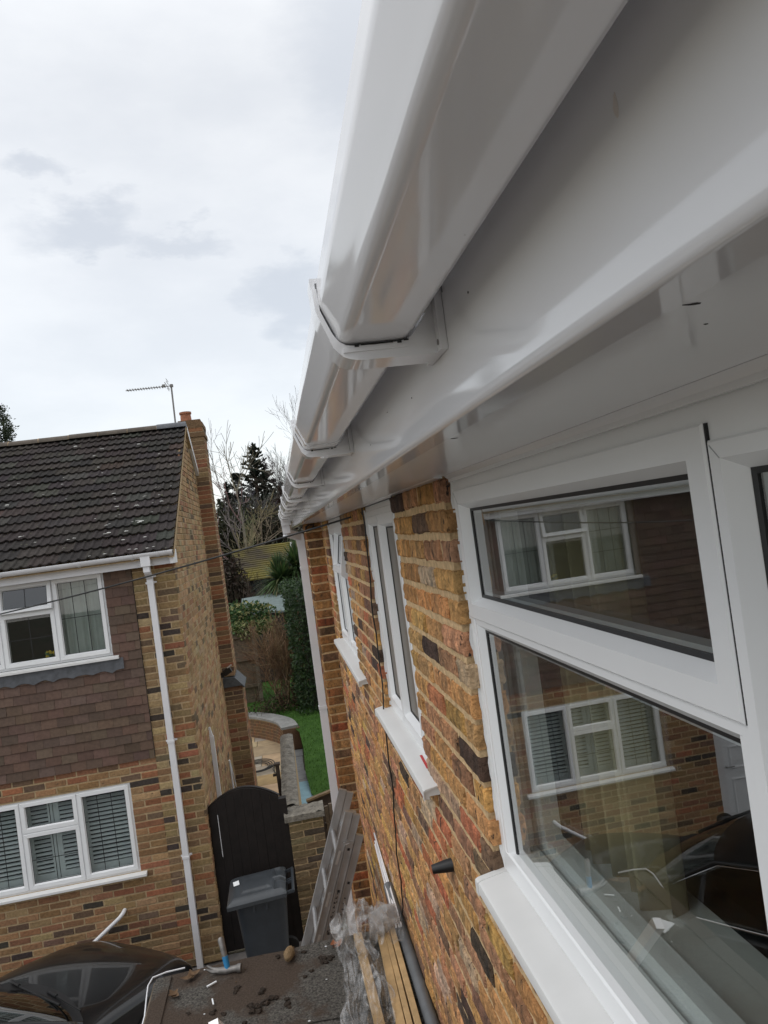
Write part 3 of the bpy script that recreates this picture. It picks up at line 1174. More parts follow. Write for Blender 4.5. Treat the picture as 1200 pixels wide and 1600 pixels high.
cable('white_wire', [(GX - .06, 2.55, ROOFZ - .16), (GX - .045, 2.70, ROOFZ - .10), (GX - .036, 2.80, ROOFZ - .06), (GX - .030, 2.86, ROOFZ - .045), (GX - .034, 2.95, ROOFZ - .02), (GX - .034, 2.985, ROOFZ - .008),
                     (GX - .020, 3.016, ROOFZ + .002), (GX + .03, 3.030, ROOFZ + .004), (GX + .10, 3.036, ROOFZ + .002)], .0032,
      'white wire clipped along the left edge of the felt roof', OLDPVC)

# ------------------------------------------------------------------ things on the flat roof
# hammer standing on its head
h = thing('hammer', (-.40, 2.93, ROOFZ), 'claw hammer with blue grip standing on its head on the felt roof', 'hammer')
mb = MB()
P = [(-.445, 2.948, ROOFZ + .020), (-.425, 2.942, ROOFZ + .013), (-.395, 2.934, ROOFZ + .014), (-.37, 2.928, ROOFZ + .017), (-.352, 2.924, ROOFZ + .018)]
mb.tube(P, [.005, .012, .014, .011, .013], 12)
mb.tube([(-.352, 2.924, ROOFZ + .018), (-.338, 2.921, ROOFZ + .018)], [.0155, .0155], 14)
for s in (-1, 1):
    mb.tube([(-.425, 2.942 + s * .004, ROOFZ + .014), (-.450, 2.948 + s * .010, ROOFZ + .017), (-.470, 2.953 + s * .012, ROOFZ + .030)], [.008, .006, .003], 8)
mb.build('hammer_head', STEEL, h, smooth=45)
mb = MB()
mb.tube([(-.390, 2.933, ROOFZ + .02), (-.396, 2.945, ROOFZ + .062)], [.0105, .0115], 12)
mb.build('grip', BLUEG, h, smooth=45)
mb = MB()
mb.tube([(-.396, 2.945, ROOFZ + .062), (-.405, 2.962, ROOFZ + .118), (-.407, 2.966, ROOFZ + .124)], [.0105, .0125, .008], 12)
mb.build('handle', STEEL, h, smooth=45)

# dry fibrous lump with a tail of string
mb = MB()
P = [(-.158, 2.905, ROOFZ + .020), (-.160, 2.915, ROOFZ + .024), (-.157, 2.935, ROOFZ + .026), (-.152, 2.955, ROOFZ + .024), (-.149, 2.972, ROOFZ + .018), (-.147, 2.980, ROOFZ + .014)]
for k in range(14):
    t = k / 13
    p = Vector((-.160 + .012 * t, 2.905 + .07 * t, ROOFZ + .022))
    r = .021 * (math.sin(math.pi * (.12 + .80 * t)) ** .6)
    mb.tube([p + Vector((0, -.0035, 0)), p, p + Vector((0, .0035, 0))], [r * .82, r * (1 + jit(.08)), r * .82], 12)
mb.tube([(-.148, 2.975, ROOFZ + .018), (-.143, 2.99, ROOFZ + .012), (-.136, 3.003, ROOFZ + .008)], .0022, 5)
tag(mb.build('string_lump', STRAW, smooth=60), 'pale spindle of wound string with a loose tail near the far roof edge', 'string')

# debris: moss clumps, pale chips, dead leaves
moss_spots = [(-.277, 2.665, .017), (-.285, 2.69, .012), (-.30, 2.70, .011), (-.245, 2.70, .014), (-.215, 2.715, .012), (-.35, 2.83, .011), (-.355, 2.80, .009), (-.26, 2.77, .013),
              (-.17, 2.66, .011), (-.175, 2.69, .010), (-.165, 2.645, .009), (-.02, 2.87, .014), (.0, 2.88, .012), (-.03, 2.89, .011), (-.075, 2.82, .009), (-.10, 2.80, .008),
              (-.345, 2.58, .014), (-.31, 2.60, .012), (-.43, 2.71, .010), (-.52, 2.74, .007), (-.10, 2.96, .010), (-.205, 2.97, .008), (-.39, 2.69, .008), (-.29, 2.55, .016)]
for k, (x, y, r) in enumerate(moss_spots):
    mb = MB()
    for q in range(5):
        lumps(mb, (x + jit(r), y + jit(r), ROOFZ + r * .30), r * rnd.uniform(.45, .8), 2, .7, squash=(1, 1, .65), seed=k * 5 + q, freq=2.3)
    tag(mb.build('moss_clump', MOSSD), 'small dark clump of fallen moss lying on the felt roof', 'moss', 'dark moss clumps on the felt roof')
for k in range(14):
    x, y = rnd.uniform(-.55, .0), rnd.uniform(2.5, 2.99)
    mb = MB()
    lumps(mb, (x, y, ROOFZ + .004), rnd.uniform(.0022, .0045), 1, .5, squash=(1.4, .8, .6), seed=k)
    tag(mb.build('chip', PAPER if k % 3 else LEAFD), 'tiny pale chip of debris lying on the felt roof', 'debris', 'small pale chips on the felt roof')
for k, (x, y) in enumerate([(-.53, 2.955), (-.545, 2.945), (-.52, 2.965), (-.585, 2.86), (-.58, 2.855), (.02, 2.955), (.035, 2.945)]):
    mb = MB()
    a = rnd.uniform(0, 6)

    def fn(u, v, a=a, x=x, y=y):
        p, q = (u - .5) * .05, (v - .5) * .028 * math.sin(math.pi * min(.96, max(.04, u)))
        return (x + p * math.cos(a) - q * math.sin(a), y + p * math.sin(a) + q * math.cos(a), ROOFZ + .008 + .02 * (u - .4) ** 2 * 4 * .5 + .3 * abs(q))
    mb.grid(fn, 6, 4)
    tag(mb.build('dead_leaf', LEAFD if k < 5 else mat('rusty_leaf', (.22, .075, .03), rough=.9), smooth=60), 'curled brown dead leaf near the far edge of the felt roof', 'leaf', 'dead leaves on the felt roof')
mb = MB()
mb.bar((-.463, 2.865, ROOFZ + .008), (-.430, 2.885, ROOFZ + .008), .006, .004)
tag(mb.build('plastic_offcut', PAPER), 'short white plastic offcut lying on the felt roof near the hammer', 'offcut')
mb = MB()
mb.bar((-.437, 2.78, ROOFZ + .009), (-.43, 2.745, ROOFZ + .009), .005, .003)
tag(mb.build('white_strip', PAPER), 'thin curved white strip lying on the felt roof beyond the card', 'offcut')
mb = MB()
mb.obox((-.520, 2.605, ROOFZ + .009), (.030, -.02, 0), (.02, .030, 0), (0, 0, .002), 0)
mb.obox((-.496, 2.614, ROOFZ + .0095), (.006, .014, .0), (.006, -.004, 0), (0, 0, .0025), 1)
tag(mb.build('card', [PAPER, PAPERB]), 'white card with blue edge lying at the bottom of the felt roof', 'card')
mb = MB()
mb.bar((-.305, 2.425, ROOFZ + .012), (-.365, 2.285, ROOFZ + .215), .036, .030, up=(1, 0, .2))
tag(mb.build('trim_offcut', PVC), 'white plastic trim offcut propped on the felt roof, seen mirrored in the window', 'offcut')

# timber battens, pipe, strips
bat = [((.118, 2.965), (.136, 2.0), .034, .022), ((.208, 2.945), (.182, 1.95), .030, .024), ((.232, 2.95), (.212, 1.95), .019, .028), ((.254, 2.94), (.240, 1.95), .021, .034)]
labs = ['single pale timber batten lying apart under the clear plastic', 'leftmost batten of the timber bundle beside the grey pipe', 'thin middle batten of the timber bundle beside the grey pipe',
        'timber batten of the bundle lying right against the grey pipe']
for (a, b, w, hgt), lb in zip(bat, labs):
    mb = MB()
    mb.bar((a[0], a[1], ROOFZ + .008 + hgt / 2), (b[0], b[1], ROOFZ + .008 + hgt / 2), w, hgt)
    o = mb.build('timber_batten', WOODN)
    bv = o.modifiers.new('bevel', 'BEVEL')
    bv.width = .0015
    tag(o, lb, 'batten', 'timber battens on the felt roof')
mb = MB()
mb.tube([(.292, 1.6, ROOFZ + .027), (.290, 2.4, ROOFZ + .026), (.293, 3.28, ROOFZ + .030)], .0215, 20)
mb.tube([(.293, 3.2795, ROOFZ + .030), (.293, 3.2812, ROOFZ + .030)], .018, 20, 1)
tag(mb.build('grey_pipe', [GREYP, GASKET], smooth=50), 'long grey plastic pipe lying along the foot of the near brick wall', 'pipe')
for k, (x0, x1, z1) in enumerate([(.268, .296, .02), (.279, .303, .012), (.288, .309, .028)]):
    mb = MB()
    mb.bar((x0, 2.9, ROOFZ + .055), (x1, 3.75 + .06 * k, ROOFZ + z1), .0065, .010)
    tag(mb.build('trim_strip', PVC), 'long thin white plastic trim strip poking out beyond the roof edge by the wall', 'trim strip', 'white trim strips by the wall')


# crumpled clear plastic sheet and its bunched end
def nz(x, y, z=0):
    return noise.noise(Vector((x, y, z)))


mb = MB()


def fsheet(u, v):
    # v runs from near (0) to the far bunched end (1); u across
    y = 2.10 + .82 * v
    w = .095 + .05 * nz(v * 5, 1) + .03 * (1 - v)
    x = .095 + (u - .5) * 2 * w * .75 + .028 * nz(v * 6, 3) + .02 * v
    fold = .050 * (1 - abs(nz(u * 3.2 + v * 1.2, v * 2.0))) ** 5 + .032 * (1 - abs(nz(u * 6 - v * 3.0, v * 3.5, 2))) ** 6 + .016 * (1 - abs(nz(u * 11 + v * 6, v * 7, 5))) ** 5
    z = ROOFZ + .010 + fold * (.35 + .65 * math.sin(math.pi * u)) + .022 * math.exp(-((x - .13) / .03) ** 2)
    return (x, y, z)


mb.grid(fsheet, 110, 190)


def fsheet2(u, v):
    # raised crumple draped over the battens at the far end
    y = 2.78 + .22 * v + .03 * nz(u * 4, v * 3, 8)
    x = .015 + .27 * u + .02 * nz(u * 5, v * 5, 4)
    z = ROOFZ + .015 + .125 * math.sin(math.pi * min(1, .15 + .85 * v)) * (.35 + .65 * math.sin(math.pi * min(1, u * .9 + .12))) \
        + .045 * (1 - abs(nz(u * 4 + 3, v * 3, 1))) ** 5 + .028 * (1 - abs(nz(u * 8, v * 7, 5))) ** 6
    return (x, y, z)


mb.grid(fsheet2, 110, 90)
for k in range(9):                                                   # twisted bunch
    a0 = k * .7

    def fr(u, v, a0=a0, k=k):
        th = u * 6.283
        r = (.030 + .012 * math.sin(3 * th + a0) + .012 * nz(u * 5, v * 6, k)) * (.6 + .6 * math.sin(math.pi * (.1 + .8 * v))) * (1.15 - .07 * k)
        return (.165 + .115 * v + .5 * r * math.sin(th) * .3, 2.90 + .05 * v + r * math.cos(th), ROOFZ + .075 + .012 * k * .4 + r * math.sin(th + a0 * .2))
    if k < 5:
        mb.grid(fr, 26, 16)
tag(mb.build('plastic_sheet', POLY, smooth=70, fix=False), 'crumpled clear plastic sheeting draped over timber on the felt roof', 'plastic sheet')

# ------------------------------------------------------------------ ladder
lad = thing('ladder', (-1.0, 3.9, GZ), 'aluminium extension ladder leaning beyond the far edge of the felt roof', 'ladder')
LY = 3.86
ldir = Vector((.262, 0, .66)).normalized()                           # up the ladder
lper = Vector((.66, 0, -.262)).normalized()                          # across the stacked sections
foot = Vector((-.072, LY, -2.06))
foot = foot - ldir * ((foot.z - GZ) / ldir.z)
LL = (-1.445 - GZ) / ldir.z
secs = [(0.0, LL, .043), (.045, LL - .006, .039), (.0855, LL - .105, .040)]
for k, (off, ln, wd) in enumerate(secs):
    for fy in (0, .34):
        mb = MB()
        a = foot + lper * (off + wd / 2) + Vector((0, fy, 0))
        b = a + ldir * ln
        mb.obox((a + b) / 2, ldir * ln / 2, lper * (wd / 2 - .001), (0, .012, 0))
        if fy == 0:                                                  # flange lines, rung ends; glints put in as brighter metal bars
            for e in (-1, 1):
                mb.obox((a + b) / 2 + lper * e * (wd / 2 - .004) + Vector((0, -.0135, 0)), ldir * ln / 2, lper * .003, (0, .0016, 0))
            s = .10 + .05 * k
            while s < ln - .04:
                p = a + ldir * s + Vector((0, -.0126, 0))
                if k == 0:
                    mb.obox(p, ldir * .036 + lper * .002, lper * .0065, (0, .0012, 0), 2)
                else:
                    mb.obox(p, ldir * .0065, lper * .0065, (0, .0008, 0), 1)
                s += .215
        mb.obox(b + ldir * .0015, ldir * .002, lper * (wd / 2), (0, .0132, 0), 0)
        mb.build('stile', [ALU, INK, ALUL], lad)
    s = .10 + .05 * k
    while s < ln - .04:
        mb = MB()
        p = foot + lper * (off + wd / 2) + ldir * s
        mb.tube([p + Vector((0, .01, 0)), p + Vector((0, .335, 0))], .013, 8)
        if s > LL - 1.6 or s < .5:
            mb.build('rung', ALU, lad, smooth=40)
        s += .215
# stencilled lettering strokes, sticker and rope hook on the front stile
mb = MB()
c0 = foot + lper * (.045 + .0195) + Vector((0, -.0130, 0))
s = LL - .60
glyphs = [(0, 1, .004), (1, 1, .003), (2, 0, .006), (0, 1, .005), (2, 2, .004), (1, 0, .005), (0, 2, .006), (1, 1, .004), (2, 0, .003)]
for g, (i, j, w) in enumerate(glyphs):
    p = c0 + ldir * (s + g * .024)
    mb.obox(p + lper * (-.006 + i * .002), ldir * .0035, lper * w * .8, (0, .0005, 0))
    mb.obox(p + ldir * .007 + lper * (j * .003 - .003), ldir * w * .9, lper * .0016, (0, .0006, 0))
c1 = foot + lper * (.0855 + .02) + Vector((0, -.0130, 0))
for g in range(8):
    p = c1 + ldir * (LL - .62 + g * .028)
    mb.obox(p + lper * jit(.003), ldir * .003, lper * (.002 + .002 * (g % 3)), (0, .0005, 0))
mb.build('lettering', INK, lad)
mb = MB()
p = foot + lper * (.0855 + .018) + ldir * (LL - .76) + Vector((0, -.014, 0))
mb.obox(p, ldir * .018, lper * .014, (0, .0006, 0))
mb.build('sticker', mat('pale_sticker', (.55, .62, .70), rough=.4), lad)
mb = MB()
p = foot + lper * .06 + ldir * (LL - .15) + Vector((0, -.016, 0))
mb.obox(p, ldir * .016, lper * .02, (0, .004, 0))
mb.tube([p + lper * .0 + Vector((0, -.004, 0)), p - lper * .018 + ldir * -.006 + Vector((0, -.006, 0)), p - lper * .03 + ldir * .004 + Vector((0, -.005, 0))], .004, 6)
mb.build('hook', ALU, lad)

# ------------------------------------------------------------------ tile-hung house opposite
FY = 8.5
nb = thing('tile_hung_house', (-4.0, 11.4, GZ), 'two-storey house opposite with brown hung tiles, brick gable and dark tiled roof', 'house')
XR = -1.138
XL = -7.4


def TF(u, v, w):
    return (u, FY - w, v)


WU = (-3.585, -1.905, -1.02, -.085)
WL = (-3.65, -1.905, -3.40, -2.425)
DR = (-5.25, -4.30, GZ, -2.50)
mb = MB()
PF = .0755
nl = int(round((-2.19 - GZ) / PF))
brickwork(mb, TF, XL, -1.60, -2.19 - nl * PF, -2.19, PF, .222, PAL_FAR, holes=[WL, DR], proud=.005, back=.03, joint=.0145, rough=.0022, detail=(2, 1), thick=.10)
nq = int(round((0 - GZ) / PF))
brickwork(mb, TF, -1.60, XR, -nq * PF, 0.0, PF, .222, PAL_QUOIN, proud=.005, back=.03, joint=.014, rough=.002, detail=(2, 1), thick=.10, uref=XR)
mb.build('wall', [BRICKF, MORTF], nb)
# gable wall in the X = XR plane
mb = MB()
RY, RZ = 11.43, 1.90
EZ = .02
BY = 14.5


def TG(u, v, w):
    return (XR - .004 + w, u, v)


def under(u, v):
    return v < EZ + (RZ - EZ) * (1 - abs(u - RY) / (RY - 8.35)) - .0


ng = int((RZ - GZ) / PF) + 1
brickwork(mb, TG, FY - .005, BY, -(nq + 1) * PF, (ng - nq - 1) * PF, PF, .222, PAL_GABLE, proud=.0085, back=.02, joint=.011, rough=.0012, inside=under, mortar=False, uref=FY - .004)
F5 = FY + .06
mb.add([TG(F5, GZ, 0), TG(BY, GZ, 0), TG(BY, EZ, 0), TG(RY, RZ - .02, 0), TG(F5, EZ + .02, 0),
        TG(F5, GZ, -.1), TG(BY, GZ, -.1), TG(BY, EZ, -.1), TG(RY, RZ - .02, -.1), TG(F5, EZ + .02, -.1)],
       [(0, 1, 2, 3, 4), (9, 8, 7, 6, 5), (0, 4, 9, 5), (1, 6, 7, 2)], 1, (.5, .5, .5))
mb.box(XL, XR - .106, BY - .1, BY, GZ, EZ, 1, (.5, .5, .5))
mb.box(XL, XL + .1, FY + .1, BY - .1, GZ, EZ, 1, (.5, .5, .5))
MORTG = mat('pale_buff_mortar', (.36, .28, .17), rough=.95, var=.2, scale=30, bump=.5)
mb.build('gable_wall', [BRICKF, MORTG], nb)
# hung tiles
mb = MB()
PT = .1005
row = 0
z = -2.20
while z < .0:
    off = (row % 2) * .0825
    x = XL - .2 + off
    while x < -1.605:
        x0, x1 = max(x, XL) + .0012, min(x + .165, -1.603) - .0012
        if x1 - x0 > .02:
            zz0, zz1 = z, z + PT + .03
            if z > WU[2] - .12 and z < WU[3] + .05:
                if x0 > WU[0] - .004 and x1 < WU[1] + .004:
                    x += .165
                    continue
                if x1 > WU[0] and x0 < WU[0]:
                    x1 = WU[0] - .003
                if x0 < WU[1] and x1 > WU[1]:
                    x0 = WU[1] + .003
            if x1 - x0 > .02:
                c = pick([(4, (.118, .077, .057)), (2, (.111, .072, .054)), (1, (.125, .083, .063)), (.3, (.104, .066, .050))])
                k = jit(.0022)
                t0 = .026 + jit(.002)
                V = [TF(x0, zz0 + k, t0), TF(x1, zz0 + k + jit(.002), t0 + jit(.002)), TF(x1, zz1, .012), TF(x0, zz1, .012),
                     TF(x0, zz0 + k, t0 - .014), TF(x1, zz0 + k, t0 - .014)]
                mb.add(V, [(0, 1, 2, 3), (4, 5, 1, 0), (4, 0, 3), (1, 5, 2)], 0, c)
        x += .165
    z += PT
    row += 1
mb.box(XL, WU[0], -2.18, 0, -.12, .004, 1, T=TF)
mb.box(WU[1], -1.6, -2.18, 0, -.12, .004, 1, T=TF)
mb.box(WU[0], WU[1], -2.18, WU[2], -.12, .004, 1, T=TF)
mb.box(WU[0], WU[1], WU[3], 0, -.12, .004, 1, T=TF)
mb.build('hung_tiles', [TILEH, ROOMD], nb)
# lead apron below the upper window, scalloped
mb = MB()


def flead(u, v):
    x = -3.75 + u * (3.75 - 1.80)
    z0 = -1.205 + .028 * abs(math.sin(u * 19 * math.pi / 2 + .4)) + .012 * nz(u * 20, 0)
    return TF(x, z0 + v * (-1.055 - z0), .036 + .006 * nz(u * 30, v * 3) - .006 * v)


mb.grid(flead, 120, 4)
mb.build('lead_flashing', LEAD, nb, smooth=60)


# roof: profiled interlocking tiles
def tile_slope(mb, x0, x1, ya, za, yb, zb, n, pitch=.098, depth=.014, lift=.022):
    dy, dz = (yb - ya) / n, (zb - za) / n
    ln = math.hypot(dy, dz)
    ny, nzv = -dz / ln, dy / ln
    if nzv < 0:
        ny, nzv = -ny, -nzv
    step = pitch / 6
    tile_w = pitch * 3
    nx = int((x1 - x0) / step)
    for r in range(n):
        off = rnd.random() * .004
        prevs = None
        tilt = {}
        for i in range(nx + 1):
            x = x0 + i * step
            ti = int((x - x0 + (r % 2) * tile_w / 2) / tile_w)
            if ti not in tilt:
                tilt[ti] = (jit(.005), pick([(4, (.036, .030, .028)), (2, (.030, .026, .025)), (1, (.043, .036, .032)), (.3, (.050, .036, .031)), (.6, (.042, .042, .036))]))
            ph = ((x - x0) % pitch) / pitch
            hgt = depth * max(0, math.sin(ph * 2 * math.pi)) ** .8 - depth * .25 * (ph > .5)
            kx = tilt[ti][0]
            b = lift + hgt + kx
            t = hgt * .9 - .004
            low = (x, ya + dy * (r - .04) + ny * b, za + dz * (r - .04) + nzv * b)
            lowu = (x, ya + dy * (r - .03) + ny * (b - .018), za + dz * (r - .03) + nzv * (b - .018))
            top = (x, ya + dy * (r + 1.0) + ny * t, za + dz * (r + 1.0) + nzv * t)
            cur = (lowu, low, top)
            if prevs:
                mb.add([prevs[0], cur[0], cur[1], prevs[1], prevs[2], cur[2]], [(0, 1, 2, 3), (3, 2, 5, 4)], 0, tilt[ti][1])
            prevs = cur


mb = MB()
XV = XR + .045
tile_slope(mb, XL - .2, XV, 8.315, .055, RY, RZ - .02, 17)
mb.add([(XL - .2, 8.28, -.03), (XV - .02, 8.28, -.03), (XV - .02, RY, RZ - .06), (XL - .2, RY, RZ - .06)], [(0, 1, 2, 3)], 1)
tile_slope(mb, XL - .2, XV, 14.66, -.005, RY, RZ - .02, 14)
# verge mortar edge
for ya, za in ((8.27, .0), (14.6, .0)):
    mb.add([(XV, ya, za + .03), (XV, RY, RZ), (XV, RY, RZ - .06), (XV, ya, za - .04), (XR - .02, ya, za - .04), (XR - .02, RY, RZ - .06)], [(0, 1, 2, 3), (3, 2, 5, 4)], 1, (.5, .5, .5))
dyr, dzr = RY - 8.315, RZ - .075
lnr = math.hypot(dyr, dzr)
for k in range(70):
    if k < 44:
        x, t = rnd.uniform(-3.9, XR - .02), rnd.uniform(.03, .97)
    else:
        x, t = rnd.uniform(-1.9, XR - .0), rnd.uniform(.0, .45)
    r = rnd.uniform(.012, .03)
    t = (math.floor(t * 17) + rnd.uniform(.02, .30)) / 17
    cx, cy, cz = x, 8.315 + dyr * t - dzr / lnr * .036, .055 + dzr * t + dyr / lnr * .036
    lumps(mb, (cx, cy, cz), r * .62, 1, 1.0, squash=(1.7, .7, .35), seed=k, freq=2.2, mi=2)
roof = mb.build('roof', [ROOFT, MORTF, LICH], nb)
bb = MB()                                                            # white barge board on the rear verge
bb.add([(XV + .006, RY + .08, RZ - .10), (XV + .006, 14.6, -.10), (XV + .006, 14.6, .02), (XV + .006, RY + .08, RZ + .02),
        (XR + .006, RY + .08, RZ - .10), (XR + .006, 14.6, -.10)], [(0, 1, 2, 3), (0, 4, 5, 1)])
bb.build('barge_board', OLDPVC, roof)
mb = MB()
x = XL
while x < XV - .02:
    e = min(x + .42, XV)
    tl = jit(.006)
    mb.extrude([(RY + .11 * math.cos(a), RZ - .03 + tl + .075 * math.sin(a)) for a in [math.pi * k / 10 for k in range(11)]], x + .006, e - .002, lambda p, q, s: (s, p, q))
    mb.extrude([(RY + .105 * math.cos(a), RZ - .032 + .075 * math.sin(a)) for a in [math.pi * k / 10 for k in range(11)]], x - .008, x + .008, lambda p, q, s: (s, p, q), 1)
    x = e
mb.build('ridge_tiles', [mat('ridge_tile', (.085, .07, .055), rough=.9, var=.3, scale=10, bump=.4), MORTF], roof, smooth=40)
# fascia, gutter, downpipe
mb = MB()
mb.box(XL - .2, XR + .02, 8.36, 8.385, -.105, .045)
mb.box(XL - .2, XR + .0, 8.385, 8.5, -.100, -.088)
mb.box(XR - .012, XR + .030, 8.30, 8.60, -.105, .045)
mb.build('fascia', OLDPVC, nb)
mb = MB()
gp = [(8.295 + .052 * math.cos(a), .040 + .052 * math.sin(a)) for a in [math.pi + math.pi * k / 12 for k in range(13)]]
gp = gp + [(8.295 + .047 * math.cos(a), .042 + .047 * math.sin(a)) for a in [2 * math.pi - math.pi * k / 12 for k in range(13)]]
TXs = lambda p, q, s: (s, p, q)
mb.extrude(gp, XL - .2, XR + .025, TXs)
mb.extrude([(8.295 + .055 * math.cos(a), .040 + .055 * math.sin(a)) for a in [math.pi + math.pi * k / 12 for k in range(13)]], XR + .012, XR + .030, TXs)
ng_ = mb.build('gutter', OLDPVC, nb, smooth=40)
for x in (-1.28, -1.55, -2.1, -2.9, -3.6, -4.4):
    mb = MB()
    mb.extrude([(8.295 + .058 * math.cos(a), .040 + .058 * math.sin(a)) for a in [math.pi + math.pi * k / 12 for k in range(13)]] +
               [(8.36, -.02), (8.36, .03)], x, x + .028, TXs)
    mb.build('gutter_bracket', OLDPVC, ng_, smooth=40)
mb = MB()
mb.box(-1.452, -1.352, 8.255, 8.355, -.10, .02)
mb.box(-1.436, -1.368, 8.27, 8.345, -.165, -.10)
mb.bar((-1.402, 8.31, -.155), (-1.402, 8.42, -.235), .06, .06, up=(1, 0, 0))
mb.box(-1.434, -1.370, 8.388, 8.452, GZ + .02, -.215)
dpn = mb.build('downpipe', OLDPVC, nb)
for z in (-.30, -2.05, -3.32, -.235):
    mb = MB()
    mb.box(-1.440, -1.364, 8.383, 8.456, z, z + .025)
    mb.box(-1.462, -1.342, 8.455, 8.475, z + .004, z + .021)
    mb.build('pipe_clip', OLDPVC, dpn)


# windows
def TFw(u, v, w):
    return (u, FY + .015 - w, v)


def far_window(rect, upper):
    u0, u1, v0, v1 = rect
    m1 = u0 + (u1 - u0) * .335
    m2 = u0 + (u1 - u0) * .672
    mb = MB()
    ring(mb, TFw, u0, u1, v0, v1, [(0, -.06), (0, 0), (.034, 0), (.040, -.006), (.040, -.06)])
    for m in (m1, m2):
        mb.box(m - .022, m + .022, v0 + .035, v1 - .035, -.06, .001, T=TFw)
    tr = v1 - (v1 - v0) * .36
    mb.box(m1, m2, tr - .02, tr + .02, -.06, .0015, T=TFw)
    w = mb.build('window', PVCF, nb)
    e = .026
    tilt = .20 if upper else None
    lights = [((u0 + e, m1 - .006, v0 + e, v1 - e), (2, 2), None), ((m2 + .006, u1 - e, v0 + e, v1 - e), (2, 2) if not upper else (2, 1), None),
              ((m1 + .006, m2 - .006, v0 + e, tr - .006), (1, 1), None), ((m1 + .006, m2 - .006, tr + .006, v1 - e), (1, 0), tilt)]
    for r_, ld, tl in lights:
        casement(w, TFw, r_, sw=.050, face=.014, glass=FARGLASS, leads=ld, tilt=tl, spacer=False, gask=.004)
    mb = MB()
    mb.extrude([(FY + .0, v0 - .002), (FY - .055, v0 - .012), (FY - .06, v0 - .016), (FY - .06, v0 - .040), (FY - .05, v0 - .042), (FY + .0, v0 - .042)], u0 - .065, u1 + .065, TXs)
    mb.build('sill', SILLW, w)
    # dim room behind
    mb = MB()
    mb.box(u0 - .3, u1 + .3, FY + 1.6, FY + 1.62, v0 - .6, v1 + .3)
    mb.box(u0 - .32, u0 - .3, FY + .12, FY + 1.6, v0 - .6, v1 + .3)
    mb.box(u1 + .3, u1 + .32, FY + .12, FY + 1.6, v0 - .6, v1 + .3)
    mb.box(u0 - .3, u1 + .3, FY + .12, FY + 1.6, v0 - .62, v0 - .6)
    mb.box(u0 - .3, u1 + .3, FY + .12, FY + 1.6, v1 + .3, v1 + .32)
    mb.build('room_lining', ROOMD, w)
    if upper:
        for c0, c1 in ((u0 + .05, m1 - .03), (m2 + .03, u1 - .05)):
            mb = MB()
            mb.grid(lambda a, b, c0=c0, c1=c1: (c0 + (c1 - c0) * a, FY + .115 + .022 * math.sin(a * 40) * (.5 + .5 * math.sin(a * 13)), v0 + .02 + (v1 - v0 - .04) * b), 70, 4)
            mb.build('curtain', CURTF, w, smooth=80)
        mb = MB()
        for k in range(14):
            lumps(mb, (m2 - .12 + jit(.04), FY + .12 + jit(.03), v0 + .12 + jit(.05)), .022, 1, .5, mi=k % 2, seed=k)
        mb.build('pot_plant', [mat('plant_green', (.04, .09, .02)), YEL], w)
    else:
        for c0, c1 in ((u0 + .04, m1 + .0), (m1 + .0, m1 + (m2 - m1) * .50), (m1 + (m2 - m1) * .50, m2 + .0), (m2 + .0, u1 - .04)):
            mb = MB()
            sw = .055
            ring(mb, lambda u, v, w_: (u, FY + .135 - w_, v), c0 + .004, c1 - .004, v0 + .03, v1 - .03, [(0, -.02), (0, .0), (sw, .0), (sw, -.02)])
            zz = v0 + .03 + sw + .06
            while zz < v1 - .03 - sw - .01:
                mb.obox(((c0 + c1) / 2, FY + .142, zz), ((c1 - c0) / 2 - sw - .004, 0, 0), (0, .016, .0085), (0, -.0015, .003))
                zz += .046
            mb.box(c0 + .004 + sw, c1 - .004 - sw, v0 + .03 + sw, v0 + .03 + sw + .035, -.02, 0, T=lambda u, v, w_: (u, FY + .135 - w_, v))
            mb.build('shutter', SHUTW, w)
    return w


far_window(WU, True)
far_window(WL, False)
# front door
mb = MB()
ring(mb, TFw, DR[0], DR[1], DR[2] + .05, DR[3], [(0, -.06), (0, 0), (.05, 0), (.05, -.06)])
mb.box(DR[0] + .05, DR[1] - .05, DR[2] + .1, DR[3] - .05, -.05, -.012, T=TFw)
for v0, v1 in ((GZ + .25, GZ + .85), (GZ + .95, GZ + 1.25)):
    ring(mb, TFw, DR[0] + .18, DR[1] - .18, v0, v1, [(0, -.012), (.02, -.004), (.04, -.012)])
mb.box(DR[0] + .2, DR[1] - .2, -3.05, -2.66, -.013, -.009, 1, T=TFw)
door = mb.build('front_door', [DOORW, GASKET], nb)
mb = MB()
mb.tube([TFw(DR[1] - .12, -3.55, .0), TFw(DR[1] - .12, -3.55, .03), TFw(DR[1] - .22, -3.55, .03)], .01, 8)
mb.build('handle', STEEL, door)
# waste pipe, vertical pipe on gable, security light, small cable
mb = MB()
mb.tube([(-2.125, 8.50, -3.775), (-2.128, 8.46, -3.777), (-2.140, 8.435, -3.79), (-2.175, 8.425, -3.82), (-2.62, 8.42, -4.13), (-2.75, 8.42, -4.25)], .021, 14)
mb.build('waste_pipe', OLDPVC, nb, smooth=50)
mb = MB()
mb.box(XR + .006, XR + .056, 9.62, 9.67, GZ, -2.36)
mb.bar((XR + .03, 9.645, -2.38), (XR + .0, 9.66, -2.25), .045, .04, up=(0, 1, 0))
mb.build('gable_downpipe', OLDPVC, nb)
mb = MB()
mb.tube([(XR + .02, 11.60, -3.25), (XR + .02, 11.62, -3.35), (XR + .04, 11.5, -3.8), (XR + .02, 11.4, -4.3)], .014, 8)
mb.tube([(XR + .02, 11.64, -3.25), (XR + .05, 11.72, -3.6), (XR + .07, 11.8, -3.9)], .008, 8)
mb.build('boiler_pipe', OLDPVC, nb, smooth=50)
mb = MB()
mb.box(XR + .0, XR + .05, 12.22, 12.30, -2.10, -2.02)
